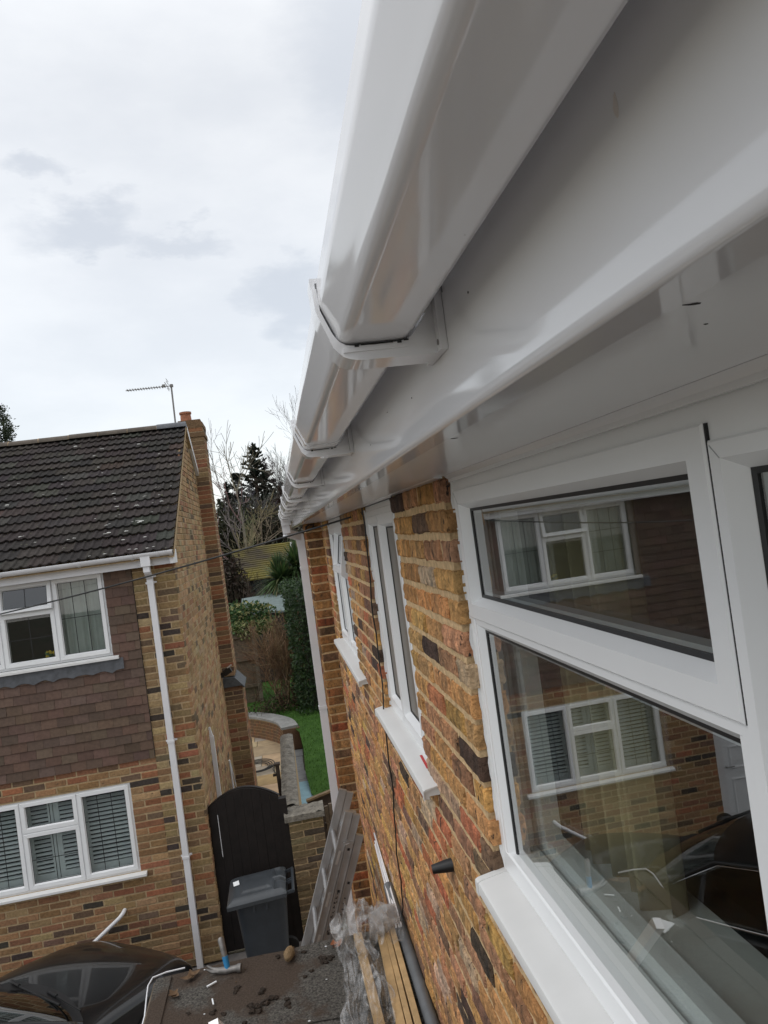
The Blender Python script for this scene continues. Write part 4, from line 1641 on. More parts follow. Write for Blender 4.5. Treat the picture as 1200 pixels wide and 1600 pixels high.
mb.tube([(XR + .05, 12.26, -2.06), (XR + .09, 12.24, -2.04)], .022, 10)
mb.obox((XR + .115, 12.22, -2.00), (.055, -.01, .03), (0, .06, 0), (-.02, 0, .045))
mb.obox((XR + .155, 12.17, -1.925), (.035, 0, .018), (0, .02, 0), (-.004, 0, .008), 1)
mb.build('security_light', [BLACKP, ALUL], nb)

# chimney breast, shoulders and stack
CY = 12.47
mb = MB()


def TC(u, v, w):
    return (u, CY - w, v)


def TCs(u, v, w):
    return (-.935 + w, u, v)


nlw = int((2.02 + 2.17) / PF)
brickwork(mb, TC, XR - .02, -.935, 2.02 - nlw * PF, 2.02, PF, .222, PAL_CHIM, proud=.006, back=.02, joint=.012, rough=.002, detail=(2, 1), thick=.6)
brickwork(mb, TCs, CY, CY + .6, 2.02 - nlw * PF, 2.02, PF, .222, PAL_CHIM, proud=.004, back=.02, joint=.012, mortar=False)
brickwork(mb, TC, XR - .20, XR - .02, 1.1, 2.02, PF, .222, PAL_CHIM, proud=.006, back=.02, joint=.012, thick=.6)
# corbelled head
for k, (e, z0, z1) in enumerate(((.022, 1.86, 1.93), (.012, 2.02, 2.10), (-.02, 2.10, 2.155))):
    mb.box(XR - .20 - e, -.935 + e, CY - e, CY + .6 + e, z0, z1, 0, (.16, .10, .055))
# wider base with slated shoulder
bl = int((-2.30 - GZ) / PF)
brickwork(mb, lambda u, v, w: (u, CY - .03 - w, v), XR, -.845, -2.30 - bl * PF, -2.30, PF, .222, PAL_CHIM, proud=.006, back=.02, joint=.012, rough=.002, detail=(2, 1), thick=.7)
brickwork(mb, lambda u, v, w: (-.845 + w, u, v), CY - .03, CY + .67, -2.30 - bl * PF, -2.30, PF, .222, PAL_CHIM, proud=.004, back=.02, joint=.012, mortar=False)
chim = mb.build('chimney', [BRICKF, MORTF], nb)
mb = MB()
mb.extrude([(XR - .0, -2.30), (XR + .0, -2.14), (-.935, -2.16), (-.80, -2.32), (-.80, -2.345), (-.845, -2.30)], CY - .075, CY + .7, lambda p, q, s: (p, s, q))
mb.build('slate_shoulder', SLATE, chim)
mb = MB()
mb.tube([(-1.20, 12.72, 2.15), (-1.20, 12.72, 2.19), (-1.20, 12.72, 2.29), (-1.20, 12.72, 2.295), (-1.20, 12.72, 2.33)], [.10, .092, .085, .10, .10], 18)
mb.tube([(-1.20, 12.72, 2.331), (-1.20, 12.72, 2.334)], .08, 18, 1)
mb.build('chimney_pot', [TERRA, GASKET], chim, smooth=35)
mb = MB()
mb.extrude([(RY + .118 * math.cos(a), RZ - .03 + .085 * math.sin(a)) for a in [math.pi * k / 10 for k in range(11)]], XV - .42, XV + .004, lambda p, q, s: (s, p, q))
mb.build('ridge_flashing', LEAD, roof, smooth=40)

# aerial
aer = thing('tv_aerial', (-1.25, 11.6, 1.95), 'television aerial with a long toothed boom on a mast beside the chimney', 'aerial')
mb = MB()
mb.tube([(-1.25, 11.5, 1.86), (-1.238, 11.5, 2.56)], .013, 8)
mb.build('mast', STEEL, aer)
mb = MB()
mb.tube([(-1.215, 11.5, 2.535), (-1.91, 11.5, 2.53)], .007, 6)
for k in range(15):
    x = -1.88 + k * .039
    mb.tube([(x, 11.5 - .09, 2.53 + .0), (x, 11.5 + .09, 2.53)], .0035, 5)
    mb.tube([(x, 11.5, 2.515), (x, 11.5, 2.552)], .0035, 5)
for dz in (-.05, .05, .09):
    mb.tube([(-1.29, 11.38, 2.535 + dz), (-1.29, 11.62, 2.535 + dz)], .004, 5)
mb.tube([(-1.33, 11.5, 2.60), (-1.27, 11.5, 2.48)], .005, 5)
mb.box(-1.37, -1.325, 11.48, 11.52, 2.525, 2.565)
mb.box(-1.26, -1.21, 11.48, 11.52, 2.515, 2.555)
mb.build('boom', STEEL, aer)

# ------------------------------------------------------------------ ground, driveway, patio, lawn
mb = MB()
mb.add([(-160, -60, GZ - .012), (160, -60, GZ - .012), (160, 260, GZ - .012), (-160, 260, GZ - .012)], [(0, 1, 2, 3)])
struct(mb.build('ground', ROUGHG))
mb = MB()
mb.add([(-9, -9, GZ - .006), (4, -9, GZ - .006), (4, 8.62, GZ - .006), (-9, 8.62, GZ - .006)], [(0, 1, 2, 3)])
struct(mb.build('driveway', DRIVE))
mb = MB()
y = 8.64
while y < 19:
    hgt = rnd.choice((.45, .6, .75))
    x = -3.2 + rnd.uniform(-.3, 0)
    while x < -.28:
        w = rnd.choice((.45, .6, .9, .75))
        c = pick([(3, (.36, .27, .16)), (2, (.33, .28, .21)), (1.5, (.40, .27, .12)), (1, (.27, .24, .20))])
        mb.box(x + .006, min(x + w, -.27) - .006, y + .006, y + hgt - .006, GZ - .02, GZ + .004 + jit(.002), 0, c)
        x += w
    y += hgt
struct(mb.build('patio', SAND))
mb = MB()
lawn_pts = [(-5, 18.9), (-2.2, 18.7), (-1.35, 18.25), (-.9, 17.75), (-.5, 17.2), (-.2, 16.6), (-.02, 15.9), (.02, 15.0), (.0, 14.0), (.05, 13.2), (.13, 12.85), (.5, 13.3), (4, 13.6), (4, 23), (-5, 23)]
N = len(lawn_pts)
LZ = -4.12


def lawn_z(y):
    return LZ + (GZ + .03 - LZ) * min(1, max(0, (16.0 - y) / 2.8)) ** 1.3


bm = bmesh.new()
bmf = bm.faces.new([bm.verts.new((x, y, 0)) for x, y in lawn_pts])
for yc in [13 + .25 * k for k in range(15)]:
    bmesh.ops.bisect_plane(bm, geom=bm.verts[:] + bm.edges[:] + bm.faces[:], plane_co=(0, yc, 0), plane_no=(0, 1, 0))
mb.add([(v.co.x, v.co.y, lawn_z(v.co.y)) for v in bm.verts], [tuple(v.index for v in f.verts) for f in bm.faces] if not bm.verts.index_update() else [])
bm.free()
struct(mb.build('lawn', GRASSM))
mb = MB()
for k in range(9000):
    a, b = rnd.uniform(-1.6, .9), rnd.uniform(12.9, 22)
    # inside test (simple)
    ins = False
    j = N - 1
    for i in range(N):
        xi, yi = lawn_pts[i]
        xj, yj = lawn_pts[j]
        if (yi > b) != (yj > b) and a < (xj - xi) * (b - yi) / (yj - yi) + xi:
            ins = not ins
        j = i
    if not ins:
        continue
    g = rnd.uniform(.7, 1.3)
    th = rnd.uniform(0, 6.28)
    w, hh = .010, rnd.uniform(.02, .05)
    zz = lawn_z(b)
    mb.add([(a - w * math.cos(th), b - w * math.sin(th), zz), (a + w * math.cos(th), b + w * math.sin(th), zz), (a + jit(.015), b + jit(.015), zz + hh)], [(0, 1, 2)], 0,
           (.075 * g, .165 * g, .030 * g))
go = mb.build('grass', LEAFM, fix=False)
go['kind'] = 'stuff'

# curved retaining wall with pale coping
rw = thing('retaining_wall', (-.8, 17.2, GZ), 'curved low brick retaining wall with grey coping edging the lawn', 'wall')
curve = [(-2.4, 18.35), (-1.8, 18.25), (-1.3, 17.95), (-.95, 17.6), (-.68, 17.2), (-.46, 16.75), (-.36, 16.2)]


def catm(pts, n):
    out = []
    p = [Vector((*q, 0)) for q in pts]
    p = [p[0] * 2 - p[1]] + p + [p[-1] * 2 - p[-2]]
    for i in range(1, len(p) - 2):
        for k in range(n):
            t = k / n
            a, b, c, d = p[i - 1], p[i], p[i + 1], p[i + 2]
            out.append(.5 * ((2 * b) + (c - a) * t + (2 * a - 5 * b + 4 * c - d) * t * t + (3 * b - a - 3 * c + d) * t ** 3))
    out.append(p[-2])
    return out


cv = catm(curve, 8)
mb = MB()
cp = MB()
ar = 0
for i in range(len(cv) - 1):
    a, b = cv[i], cv[i + 1]
    d = (b - a).normalized()
    nrm = Vector((-d.y, d.x, 0))
    if nrm.x < 0:
        nrm = -nrm
    for r in range(6):
        c = pick([(3, (.17, .10, .055)), (2, (.13, .085, .055)), (1, (.20, .10, .055))])
        z0, z1 = GZ + r * .07, GZ + r * .07 + .062
        sh = (b - a) * (.06 if r % 2 else .03)
        mb.add([a + sh * .2 + Vector((0, 0, z0)), b - sh * .2 + Vector((0, 0, z0)), b - sh * .2 + Vector((0, 0, z1)), a + sh * .2 + Vector((0, 0, z1))], [(0, 1, 2, 3)], 0, c)
    mb.add([a + nrm * .006 + Vector((0, 0, GZ)), b + nrm * .006 + Vector((0, 0, GZ)), b + nrm * .006 + Vector((0, 0, -4.10)), a + nrm * .006 + Vector((0, 0, -4.10)),
            a + nrm * .3 + Vector((0, 0, -4.10)), b + nrm * .3 + Vector((0, 0, -4.10))], [(0, 1, 2, 3), (3, 2, 5, 4)], 1, (.5, .5, .5))
    g = .004 if i % 2 == 0 else 0
    cp.add([a - nrm * .03 + d * g + Vector((0, 0, -4.10)), b - nrm * .03 + Vector((0, 0, -4.10)), b + nrm * .34 + Vector((0, 0, -4.10)), a + nrm * .34 + d * g + Vector((0, 0, -4.10)),
            a - nrm * .03 + d * g + Vector((0, 0, -4.05)), b - nrm * .03 + Vector((0, 0, -4.05)), b + nrm * .34 + Vector((0, 0, -4.05)), a + nrm * .34 + d * g + Vector((0, 0, -4.05))],
           [(0, 1, 5, 4), (4, 5, 6, 7), (1, 2, 6, 5), (2, 3, 7, 6), (3, 0, 4, 7)])
e = cv[-1]
mb.box(e.x, e.x + .36, e.y - .012, e.y + .1, GZ, -4.10, 0, (.13, .08, .05))
mb.build('brick_face', [BRICKF, MORTF], rw)
cp.build('coping', mat('grey_coping', (.23, .23, .22), rough=.85, var=.2, scale=8, bump=.3), rw)
# grey flags along the lawn edge
mb = MB()
for k in range(7):
    y0 = 12.6 + k * .5
    mb.box(-.27, .0 + .02 * math.sin(k), y0, y0 + .49, GZ - .02, GZ + .010 + jit(.003))
mb.box(.0, .8, 12.3, 12.9, GZ - .02, GZ + .011)
struct(mb.build('path', GREYF))

# gate
gate = thing('side_gate', (-.74, 8.6, GZ), 'black arched timber side gate between the brick gable and the brick garden wall', 'gate')
GL, GR = -1.125, -.345
mb = MB()
nb_ = 8
for k in range(nb_):
    x0 = GL + (GR - GL) * k / nb_
    x1 = GL + (GR - GL) * (k + 1) / nb_ - .0015

    def top(x):
        t = (x - GL) / (GR - GL)
        return -2.90 + .16 * math.sin(math.pi * min(1, max(0, t * 1.02))) ** .9
    d = jit(.003)
    xm = (x0 + x1) / 2
    V = []
    for yy in (8.575 + d, 8.60 + d):
        V += [(x0, yy, GZ + .05), (x1, yy, GZ + .05), (x1, yy, top(x1)), (xm, yy, top(xm)), (x0, yy, top(x0))]
    mb.add(V, [(0, 1, 2, 3, 4), (9, 8, 7, 6, 5), (0, 5, 6, 1), (1, 6, 7, 2), (2, 7, 8, 3), (3, 8, 9, 4), (4, 9, 5, 0)])
mb.box(GL + .01, GR - .01, 8.597, 8.603, GZ + .06, -2.93)
mb.build('gate_boards', GATEM, gate)
mb = MB()
for k in range(16):                                                  # arched top rail
    t0, t1 = k / 16, (k + 1) / 16
    f = lambda t: Vector((GL + (GR - GL) * t, 8.62, -2.915 + .16 * math.sin(math.pi * t) ** .9))
    mb.bar(f(t0), f(t1), .05, .05, up=(0, 1, 0))
mb.box(GL, GR, 8.602, 8.64, -3.9, -3.8)
mb.build('gate_rail', GATEM, gate)
mb = MB()
mb.box(GR - .004, GR + .085, 8.565, 8.66, GZ, -2.93)
mb.box(GL - .02, GL + .006, 8.58, 8.66, GZ, -2.93)
mb.build('gate_post', GATEM, gate)
mb = MB()
mb.box(GL + .09, GL + .096, 8.568, 8.576, -3.45, -2.98)
mb.build('pale_scratch', OLDPVC, gate)

# garden wall: pier to the front, long coped wall running back
gw = thing('garden_wall', (0, 9.6, GZ), 'weathered brick garden wall with rough lichened concrete coping beside the black gate', 'wall')
mb = MB()
pn = int((-3.17 - GZ) / PF)
brickwork(mb, lambda u, v, w: (u, 8.55 - w, v), -.262, .125, -3.17 - pn * PF, -3.17, PF, .222, [(3, (.155, .115, .065)), (2, (.12, .09, .055)), (1, (.18, .14, .08)), (.7, (.07, .055, .04))], proud=.007,
          back=.02, joint=.012, rough=.003, detail=(3, 2), thick=.20)
brickwork(mb, lambda u, v, w: (-.275 - w, u, v), 8.7, 11.9, -3.17 - pn * PF, -3.17, PF, .222, PAL_CHIM, proud=.005, back=.01, joint=.012, thick=.15)
mb.build('brickwork', [BRICKF, MORTF], gw)
mb = MB()


def coping(x0, x1, y0, y1, z, seed, along='y'):
    nx, ny = max(2, int((x1 - x0) / .03)), max(2, int((y1 - y0) / .03))
    mb.grid(lambda u, v: (x0 + u * (x1 - x0), y0 + v * (y1 - y0), z + .022 * nz(u * (x1 - x0) * 14, v * (y1 - y0) * 14, seed) + .016 * nz(u * (x1 - x0) * 40, v * (y1 - y0) * 40, seed) + .03 * math.sin(math.pi * (u if along == 'y' else v))), nx, ny)
    mb.box(x0, x1, y0, y1, z - .065, z - .004)


coping(-.305, .15, 8.50, 8.80, -3.125, 1, 'x')
coping(-.325, -.125, 8.803, 11.95, -3.120, 2)
mb.build('coping', CONC, gw, smooth=50)
# dark timber post on the patio side of the wall
mb = MB()
mb.box(-.385, -.335, 10.0, 10.06, GZ, -2.98)
mb.box(-.40, -.32, 9.985, 10.075, -2.98, -2.955)
mb.box(-.43, -.385, 10.01, 10.03, -3.12, -3.09)
tag(mb.build('timber_post', WOODD), 'dark timber post standing against the patio side of the garden wall', 'post')
# timber screen and raised frame between wall and house
sc = thing('timber_screen', (.2, 8.9, GZ), 'narrow weathered timber screen between the garden wall pier and the white downpipe', 'screen')
for k, x in enumerate((.165, .215, .27)):
    mb = MB()
    mb.box(x, x + .04, 8.86, 8.90, GZ, -3.22 + .02 * k)
    mb.build('board', WOODW, sc)
mb = MB()
mb.box(.15, .33, 8.905, 8.93, GZ + .4, GZ + .48)
mb.box(.15, .33, 8.905, 8.93, -3.5, -3.43)
mb.build('rail', WOODD, sc)
bx = thing('planter', (.2, 10.3, GZ), 'dark timber planter frame beyond the garden wall pier', 'planter')
mb = MB()
mb.add([(-.03, 10.0, -3.52), (.42, 10.0, -3.42), (.42, 10.05, -3.42), (-.03, 10.05, -3.52), (-.03, 10.0, GZ), (.42, 10.0, GZ), (.42, 10.05, GZ), (-.03, 10.05, GZ)],
       [(0, 1, 2, 3), (0, 1, 5, 4), (1, 2, 6, 5), (2, 3, 7, 6), (3, 0, 4, 7)])
mb.build('front_board', WOODD, bx)
mb = MB()
mb.bar((-.04, 9.985, -3.505), (.43, 9.985, -3.405), .07, .025)
mb.build('top_rail', mat('light_rail', (.20, .14, .08), rough=.85, var=.25), bx)
mb = MB()
for k in range(3):
    mb.box(-.20 + k * .26, -.20 + k * .26 + .25, 12.75, 13.95, GZ - .02, GZ + .016)
tag(mb.build('blue_mat', BLUEF), 'pale blue slatted mat lying on the ground beyond the garden wall', 'mat')

# hose coil
mb = MB()
P = []
for k in range(90):
    a = k * .28
    r = .16 + .0016 * k
    P.append((-.93 + r * 1.25 * math.cos(a), 15.3 + r * 1.5 * math.sin(a), GZ + .03 + .0004 * k))
for k in range(10):
    P.append((-.93 + .3 + .02 * k, 15.3 - .3 - .10 * k, GZ + .025))
mb.tube(P, .009, 6)
tag(mb.build('garden_hose', RUBBER, smooth=60), 'black garden hose coiled on the sandstone patio', 'hose')
# wall drain along the foot of the house
mb = MB()
for k in range(46):
    x = -1.75 + k * .03
    mb.box(x, x + .016, 8.33, 8.42, GZ + .001, GZ + .012)
mb.box(-1.78, -.40, 8.32, 8.33, GZ, GZ + .014)
mb.box(-1.78, -.40, 8.42, 8.43, GZ, GZ + .014)
tag(mb.build('drain_grating', SLATE), 'slotted drain grating along the foot of the brick wall by the gate', 'drain')

# ------------------------------------------------------------------ wheelie bin
wb = thing('wheelie_bin', (-.62, 8.1, GZ), 'dark grey wheelie bin with closed lid standing before the black gate', 'bin')


def TB(x, y, z):
    return (-.630 + x, 8.06 + y, GZ + z)


mb = MB()
rings_ = [(.04, .20, .20), (.10, .205, .21), (.45, .235, .235), (.84, .265, .26), (.88, .285, .275), (.905, .285, .275)]
V, F = [], []
nn = 24
for z, a, b in rings_:
    for k in range(nn):
        th = 2 * math.pi * k / nn
        ce, se = math.cos(th), math.sin(th)
        q = 5.0
        ex = abs(ce) ** (2 / q) * (1 if ce > 0 else -1)
        ey = abs(se) ** (2 / q) * (1 if se > 0 else -1)
        V.append(TB(ex * a + (.03 if z < .2 and ex > 0 else 0) * 0, ey * b, z))
for i in range(len(rings_) - 1):
    for k in range(nn):
        F.append((i * nn + k, i * nn + (k + 1) % nn, (i + 1) * nn + (k + 1) % nn, (i + 1) * nn + k))
F.append(tuple(range(nn)))
mb.add(V, F)
for x in (-.08, .05):
    mb.box(*TB(x, 0, 0)[:1], TB(x + .02, 0, 0)[0], TB(0, -.275, 0)[1], TB(0, -.24, 0)[1], GZ + .80, GZ + .875, 0)
mb.build('bin_body', BINM, wb, smooth=40)
mb = MB()


def flid(u, v):
    x = -.335 + .61 * u
    y = -.298 + .596 * v
    ex = min(u, 1 - u) * 2
    ey = min(v, 1 - v) * 2
    e = min(1, min(ex, ey) * 5.0)
    cr = min(1, max(0, (min(u, v, 1 - v) * 9)))
    z = .905 + .045 * e ** .6 + .022 * math.sin(math.pi * v) * (1 if u > .15 else u / .15) + .03 * u
    if .18 < v < .82 and .22 < u < .74:
        z += .016 * min(1, min(v - .18, .82 - v, u - .22, .74 - u) * 22)
    if u > .80 and (.10 < v < .44 or .56 < v < .90):
        z -= .028
    if u > .76 and .47 < v < .53:
        z += .008
    return TB(x, y, z)


mb.grid(flid, 44, 44)
mb.grid(lambda u, v: TB(-.335 + .61 * u, -.298, .868 + v * .037 + .03 * u * 1.0), 30, 2)
mb.grid(lambda u, v: TB(-.335 + .61 * u, .298, .868 + v * .037 + .03 * u * 1.0), 30, 2)
mb.grid(lambda u, v: TB(-.335, -.298 + .596 * u, .868 + v * .037), 30, 2)
mb.grid(lambda u, v: TB(.275, -.298 + .596 * u, .898 + v * .037), 30, 2)
lid = mb.build('bin_lid', BINL, wb, smooth=30)
mb = MB()
mb.obox(TB(-.245, .03, .990), (.030, .004, .003), (-.006, .040, .004), (0, 0, .002))
mb.build('white_sticker', PAPER, lid)
mb = MB()
mb.tube([TB(.345, -.27, .93), TB(.345, .27, .93)], .016, 10)
for y in (-.25, -.02, .02, .25):
    mb.bar(TB(.25, y, .91), TB(.35, y, .93), .02, .03)
mb.build('handle', BINM, wb, smooth=40)
for s in (-1, 1):
    mb = MB()
    mb.tube([TB(.215, s * .27 - .025, .10), TB(.215, s * .27 + .025, .10)], .10, 20)
    mb.build('wheel', RUBBER, wb, smooth=40)

# ------------------------------------------------------------------ parked car
car = thing('parked_car', (-2.9, 6.6, GZ), 'glossy black car parked nose to the brick wall beside the felt roof', 'car')
HV = Vector((.60, .80, 0)).normalized()
RV = Vector((HV.y, -HV.x, 0))
NOSE = Vector((-1.80, 7.90, GZ + .05))


def TCar(x, y, z):
    """x forward from the nose (negative = back), y to the car's left"""
    return NOSE + HV * x - RV * y + Vector((0, 0, z))


st = [(0.02, .46, .34, .40, .24), (0.0, .54, .44, .56, .22), (-.06, .62, .50, .68, .19), (-.20, .70, .56, .765, .17), (-.45, .765, .64, .815, .16), (-.80, .82, .69, .835, .16), (-1.10, .855, .72, .84, .16),
      (-1.22, .865, .73, .84, .16), (-1.6, .875, .76, .845, .16), (-2.4, .885, .78, .845, .16), (-3.2, .90, .79, .84, .17), (-3.6, .90, .78, .81, .19), (-3.85, .86, .72, .75, .24), (-3.92, .60, .50, .68, .28)]


def sec(s):
    x, zc, ze, w, zl = s
    half = [(0, zc), (w * .35, zc - .004), (w * .62, zc - .014), (w * .80, zc - .032), (w * .91, zc - .068), (w * .975, (zc + ze) / 2 - .02), (w, ze - .04), (w * 1.0, (ze + zl) / 2), (w * .985, zl + .06), (w * .93, zl)]
    return [(x, y, z) for y, z in half[::-1]] + [(x, -y, z) for y, z in half[1:]]


mb = MB()
S = [sec(s) for s in st]
m = len(S[0])
V = [TCar(*p) for s in S for p in s]
F = [(i * m + k, i * m + k + 1, (i + 1) * m + k + 1, (i + 1) * m + k) for i in range(len(S) - 1) for k in range(m - 1)]
F.append(tuple(range(m)))
F.append(tuple((len(S) - 1) * m + k for k in reversed(range(m))))
mb.add(V, F)
body = mb.build('body', CARP, car, smooth=60)
ss = body.modifiers.new('sub', 'SUBSURF')
ss.levels = 2
ss.render_levels = 2


def smoothgrid(mb, P, nu, nv, mi=0):
    """P: 2D list of control points -> bilinear/catmull surface"""
    pu = [[Vector(q) for q in r] for r in P]

    def cat(l, t):
        n = len(l) - 1
        s = t * n
        i = min(int(s), n - 1)
        f = s - i
        a = l[max(i - 1, 0)]
        b, c = l[i], l[i + 1]
        d = l[min(i + 2, n)]
        return .5 * ((2 * b) + (c - a) * f + (2 * a - 5 * b + 4 * c - d) * f * f + (3 * b - a - 3 * c + d) * f ** 3)
    mb.grid(lambda u, v: cat([cat(r, u) for r in pu], v), nu, nv, mi)


def cr(x, w, z, curv):
    return [TCar(x - curv * (abs(t) ** 2), -t * w, z) for t in (-1, -.6, 0, .6, 1)]


mb = MB()
smoothgrid(mb, [cr(-1.22, .76, .868, .22), cr(-1.62, .70, 1.10, .18), cr(-2.0, .615, 1.315, .12)], 20, 12)
mb.build('windscreen', CARGLASS, car, smooth=80)
mb = MB()
smoothgrid(mb, [cr(-2.0, .615, 1.317, .12), cr(-2.3, .62, 1.365, .05), cr(-2.8, .61, 1.37, .0), cr(-3.2, .58, 1.325, -.05)], 20, 16)
mb.build('car_roof', CARP, car, smooth=80)
mb = MB()
smoothgrid(mb, [cr(-3.2, .58, 1.324, -.05), cr(-3.5, .66, 1.10, -.05), cr(-3.75, .72, .88, -.05)], 16, 8)
mb.build('rear_window', CARGLASS, car, smooth=80)
for s in (-1, 1):
    mb = MB()
    mb.add([TCar(-1.44, s * .768, .872), TCar(-3.65, s * .745, .89), TCar(-3.15, s * .60, 1.30), TCar(-2.7, s * .622, 1.345), TCar(-2.12, s * .622, 1.30)], [(0, 1, 2, 3, 4)])
    mb.build('side_window', CARGLASS, car)
    mb = MB()
    mb.tube([TCar(-1.40, s * .775, .868), TCar(-1.75, s * .712, 1.09), TCar(-2.13, s * .622, 1.305), TCar(-2.7, s * .618, 1.352), TCar(-3.2, s * .585, 1.31)], .024, 8)
    mb.build('roof_pillar', CARP, car, smooth=60)
    mb = MB()
    mb.tube([TCar(-1.40, s * .785, .872), TCar(-2.4, s * .80, .892), TCar(-3.65, s * .765, .902)], .009, 6)
    mb.tube([TCar(-1.50, s * .757, .90), TCar(-1.80, s * .712, 1.10), TCar(-2.16, s * .640, 1.295), TCar(-2.7, s * .640, 1.34), TCar(-3.2, s * .605, 1.295)], .007, 6)
    mb.build('window_trim', CHROME, car, smooth=60)
    mb = MB()
    lumps(mb, TCar(-1.62, s * .93, .98), .1, 3, .08, squash=(.85, .85, .65), seed=s)
    mb.bar(TCar(-1.6, s * .80, .92), TCar(-1.62, s * .92, .95), .05, .03)
    mb.build('wing_mirror', CARP, car, smooth=60)
    mb = MB()
    smoothgrid(mb, [[TCar(-.10, s * .555, .555), TCar(-.25, s * .69, .592), TCar(-.52, s * .775, .635)],
                    [TCar(-.11, s * .535, .600), TCar(-.25, s * .655, .636), TCar(-.50, s * .745, .690)]], 10, 4)
    o = mb.build('headlight', LAMPM, car, smooth=60)
    sol = o.modifiers.new('sol', 'SOLIDIFY')
    sol.thickness = .03
    sol.offset = 0
    for xx in (-.75, -3.15):
        mb = MB()
        mb.tube([TCar(xx, s * .68, .30), TCar(xx, s * .855, .30)], .30, 26)
        wh = mb.build('wheel', RUBBER, car, smooth=40)
        mb = MB()
        mb.tube([TCar(xx, s * .80, .30), TCar(xx, s * .862, .30)], .20, 20)
        mb.build('rim', ALU, wh, smooth=40)
mb = MB()                                                            # cowl and wipers
mb.grid(lambda u, v: TCar(-1.13 - .22 * (2 * u - 1) ** 2 - .10 * v, (u - .5) * 1.48, .862 + .012 - .012 * abs(2 * u - 1) + .003 * v), 24, 3)
for y0, y1 in ((.25, -.42), (-.25, -.68)):
    mb.tube([TCar(-1.22, y0, .885), TCar(-1.27 - .05, y1, .91)], .009, 6)
    mb.tube([TCar(-1.19, y0 + .15, .885), TCar(-1.22, y0, .89)], .014, 6)
mb.build('wiper_cowl', BLACKP, car, smooth=50)
mb = MB()
mb.box(-.35, .35, -.02, .03, .36, .50, T=lambda x, y, z: TCar(y - .02, x, z))
mb.build('grille', BLACKP, car)

# ------------------------------------------------------------------ garden and trees
def leaf_cloud(mb, n, fn, size, pal, mi=0, droop=0.0, aspect=.5):
    for _ in range(n):
        c = Vector(fn())
        d = Vector((rnd.gauss(0, 1), rnd.gauss(0, 1), rnd.gauss(0, 1) - droop)).normalized()
        s = d.cross(Vector((rnd.gauss(0, 1), rnd.gauss(0, 1), rnd.gauss(0, 1)))).normalized()
        l = size * rnd.uniform(.6, 1.4)
        w = l * aspect
        up = d.cross(s)
        mb.add([c, c + d * l * .5 + s * w * .5 + up * l * .06, c + d * l, c + d * l * .5 - s * w * .5 + up * l * .06], [(0, 1, 2, 3)], mi, pick(pal))


def blob(c, r, seed=0, lo=.55, bumpy=.35, fr=1.4):
    """random point in the outer part of a lumpy ellipsoid"""
    def fn():
        d = Vector((rnd.gauss(0, 1), rnd.gauss(0, 1), rnd.gauss(0, 1))).normalized()
        k = (1 + bumpy * noise.noise(d * fr * 2 + Vector((seed * 3.1, seed, 0)))) * (lo + (1 - lo) * rnd.random() ** .6)
        return (c[0] + d.x * r[0] * k, c[1] + d.y * r[1] * k, c[2] + d.z * r[2] * k)
    return fn


def branches(mb, p, d, ln, r, depth, col, twist=.35, split=(2, 4), up=.1, seg=4, shrink=.68, minr=.004, tips=None, ang=.65):
    P, R = [Vector(p)], [r]
    d = Vector(d).normalized()
    for k in range(seg):
        d = (d + Vector((jit(twist), jit(twist), jit(twist) + up)) * .5).normalized()
        P.append(P[-1] + d * ln / seg)
        R.append(max(minr, r * (1 - .45 * (k + 1) / seg)))
    mb.tube(P, R, 6 if r > .03 else (4 if r > .012 else 3), col=col, caps=False)
    if depth <= 0:
        if tips is not None:
            tips.append((P[-1], d))
        return
    for k in range(rnd.randint(*split)):
        t = rnd.uniform(.35, 1)
        i = min(int(t * seg), seg - 1)
        q = P[i].lerp(P[i + 1], t * seg - i)
        ax = Vector((rnd.gauss(0, 1), rnd.gauss(0, 1), rnd.gauss(0, 1))).normalized()
        nd = (d + ax * ang * rnd.uniform(.7, 1.5)).normalized()
        branches(mb, q, nd, ln * shrink * rnd.uniform(.75, 1.15), R[i] * .62, depth - 1, col, twist, split, up, seg, shrink, minr, tips, ang)
    branches(mb, P[-1], d, ln * shrink, R[-1], depth - 1, col, twist, split, up, seg, shrink, minr, tips, ang)


# panel fence with posts at the back of the lawn
fence = thing('panel_fence', (-1.6, 19.4, -4.1), 'grey weathered close-board fence behind the lawn under the variegated shrub', 'fence')
mb = MB()
x = -4.2
FYn = 19.6
while x < -.93:
    mb.box(x, x + .095, FYn + jit(.008), FYn + .02, -4.12, -2.26 + jit(.012))
    x += .10
mb.box(-4.2, -.92, FYn - .05, FYn - .012, -2.42, -2.34)
mb.box(-4.2, -.92, FYn - .05, FYn - .012, -3.02, -2.94)
mb.box(-4.2, -.92, FYn - .05, FYn - .012, -3.72, -3.64)
mb.box(-4.2, -.92, FYn - .03, FYn + .04, -2.262, -2.22)
mb.build('fence_boards', WOODW, fence)
for x in (-4.2, -2.5, -.92):
    mb = MB()
    mb.box(x, x + .10, FYn - .07, FYn + .04, -4.12, -2.18)
    mb.build('fence_post', mat('grey_post', (.17, .145, .11), rough=.9, var=.3, scale=12, bump=.4), fence)

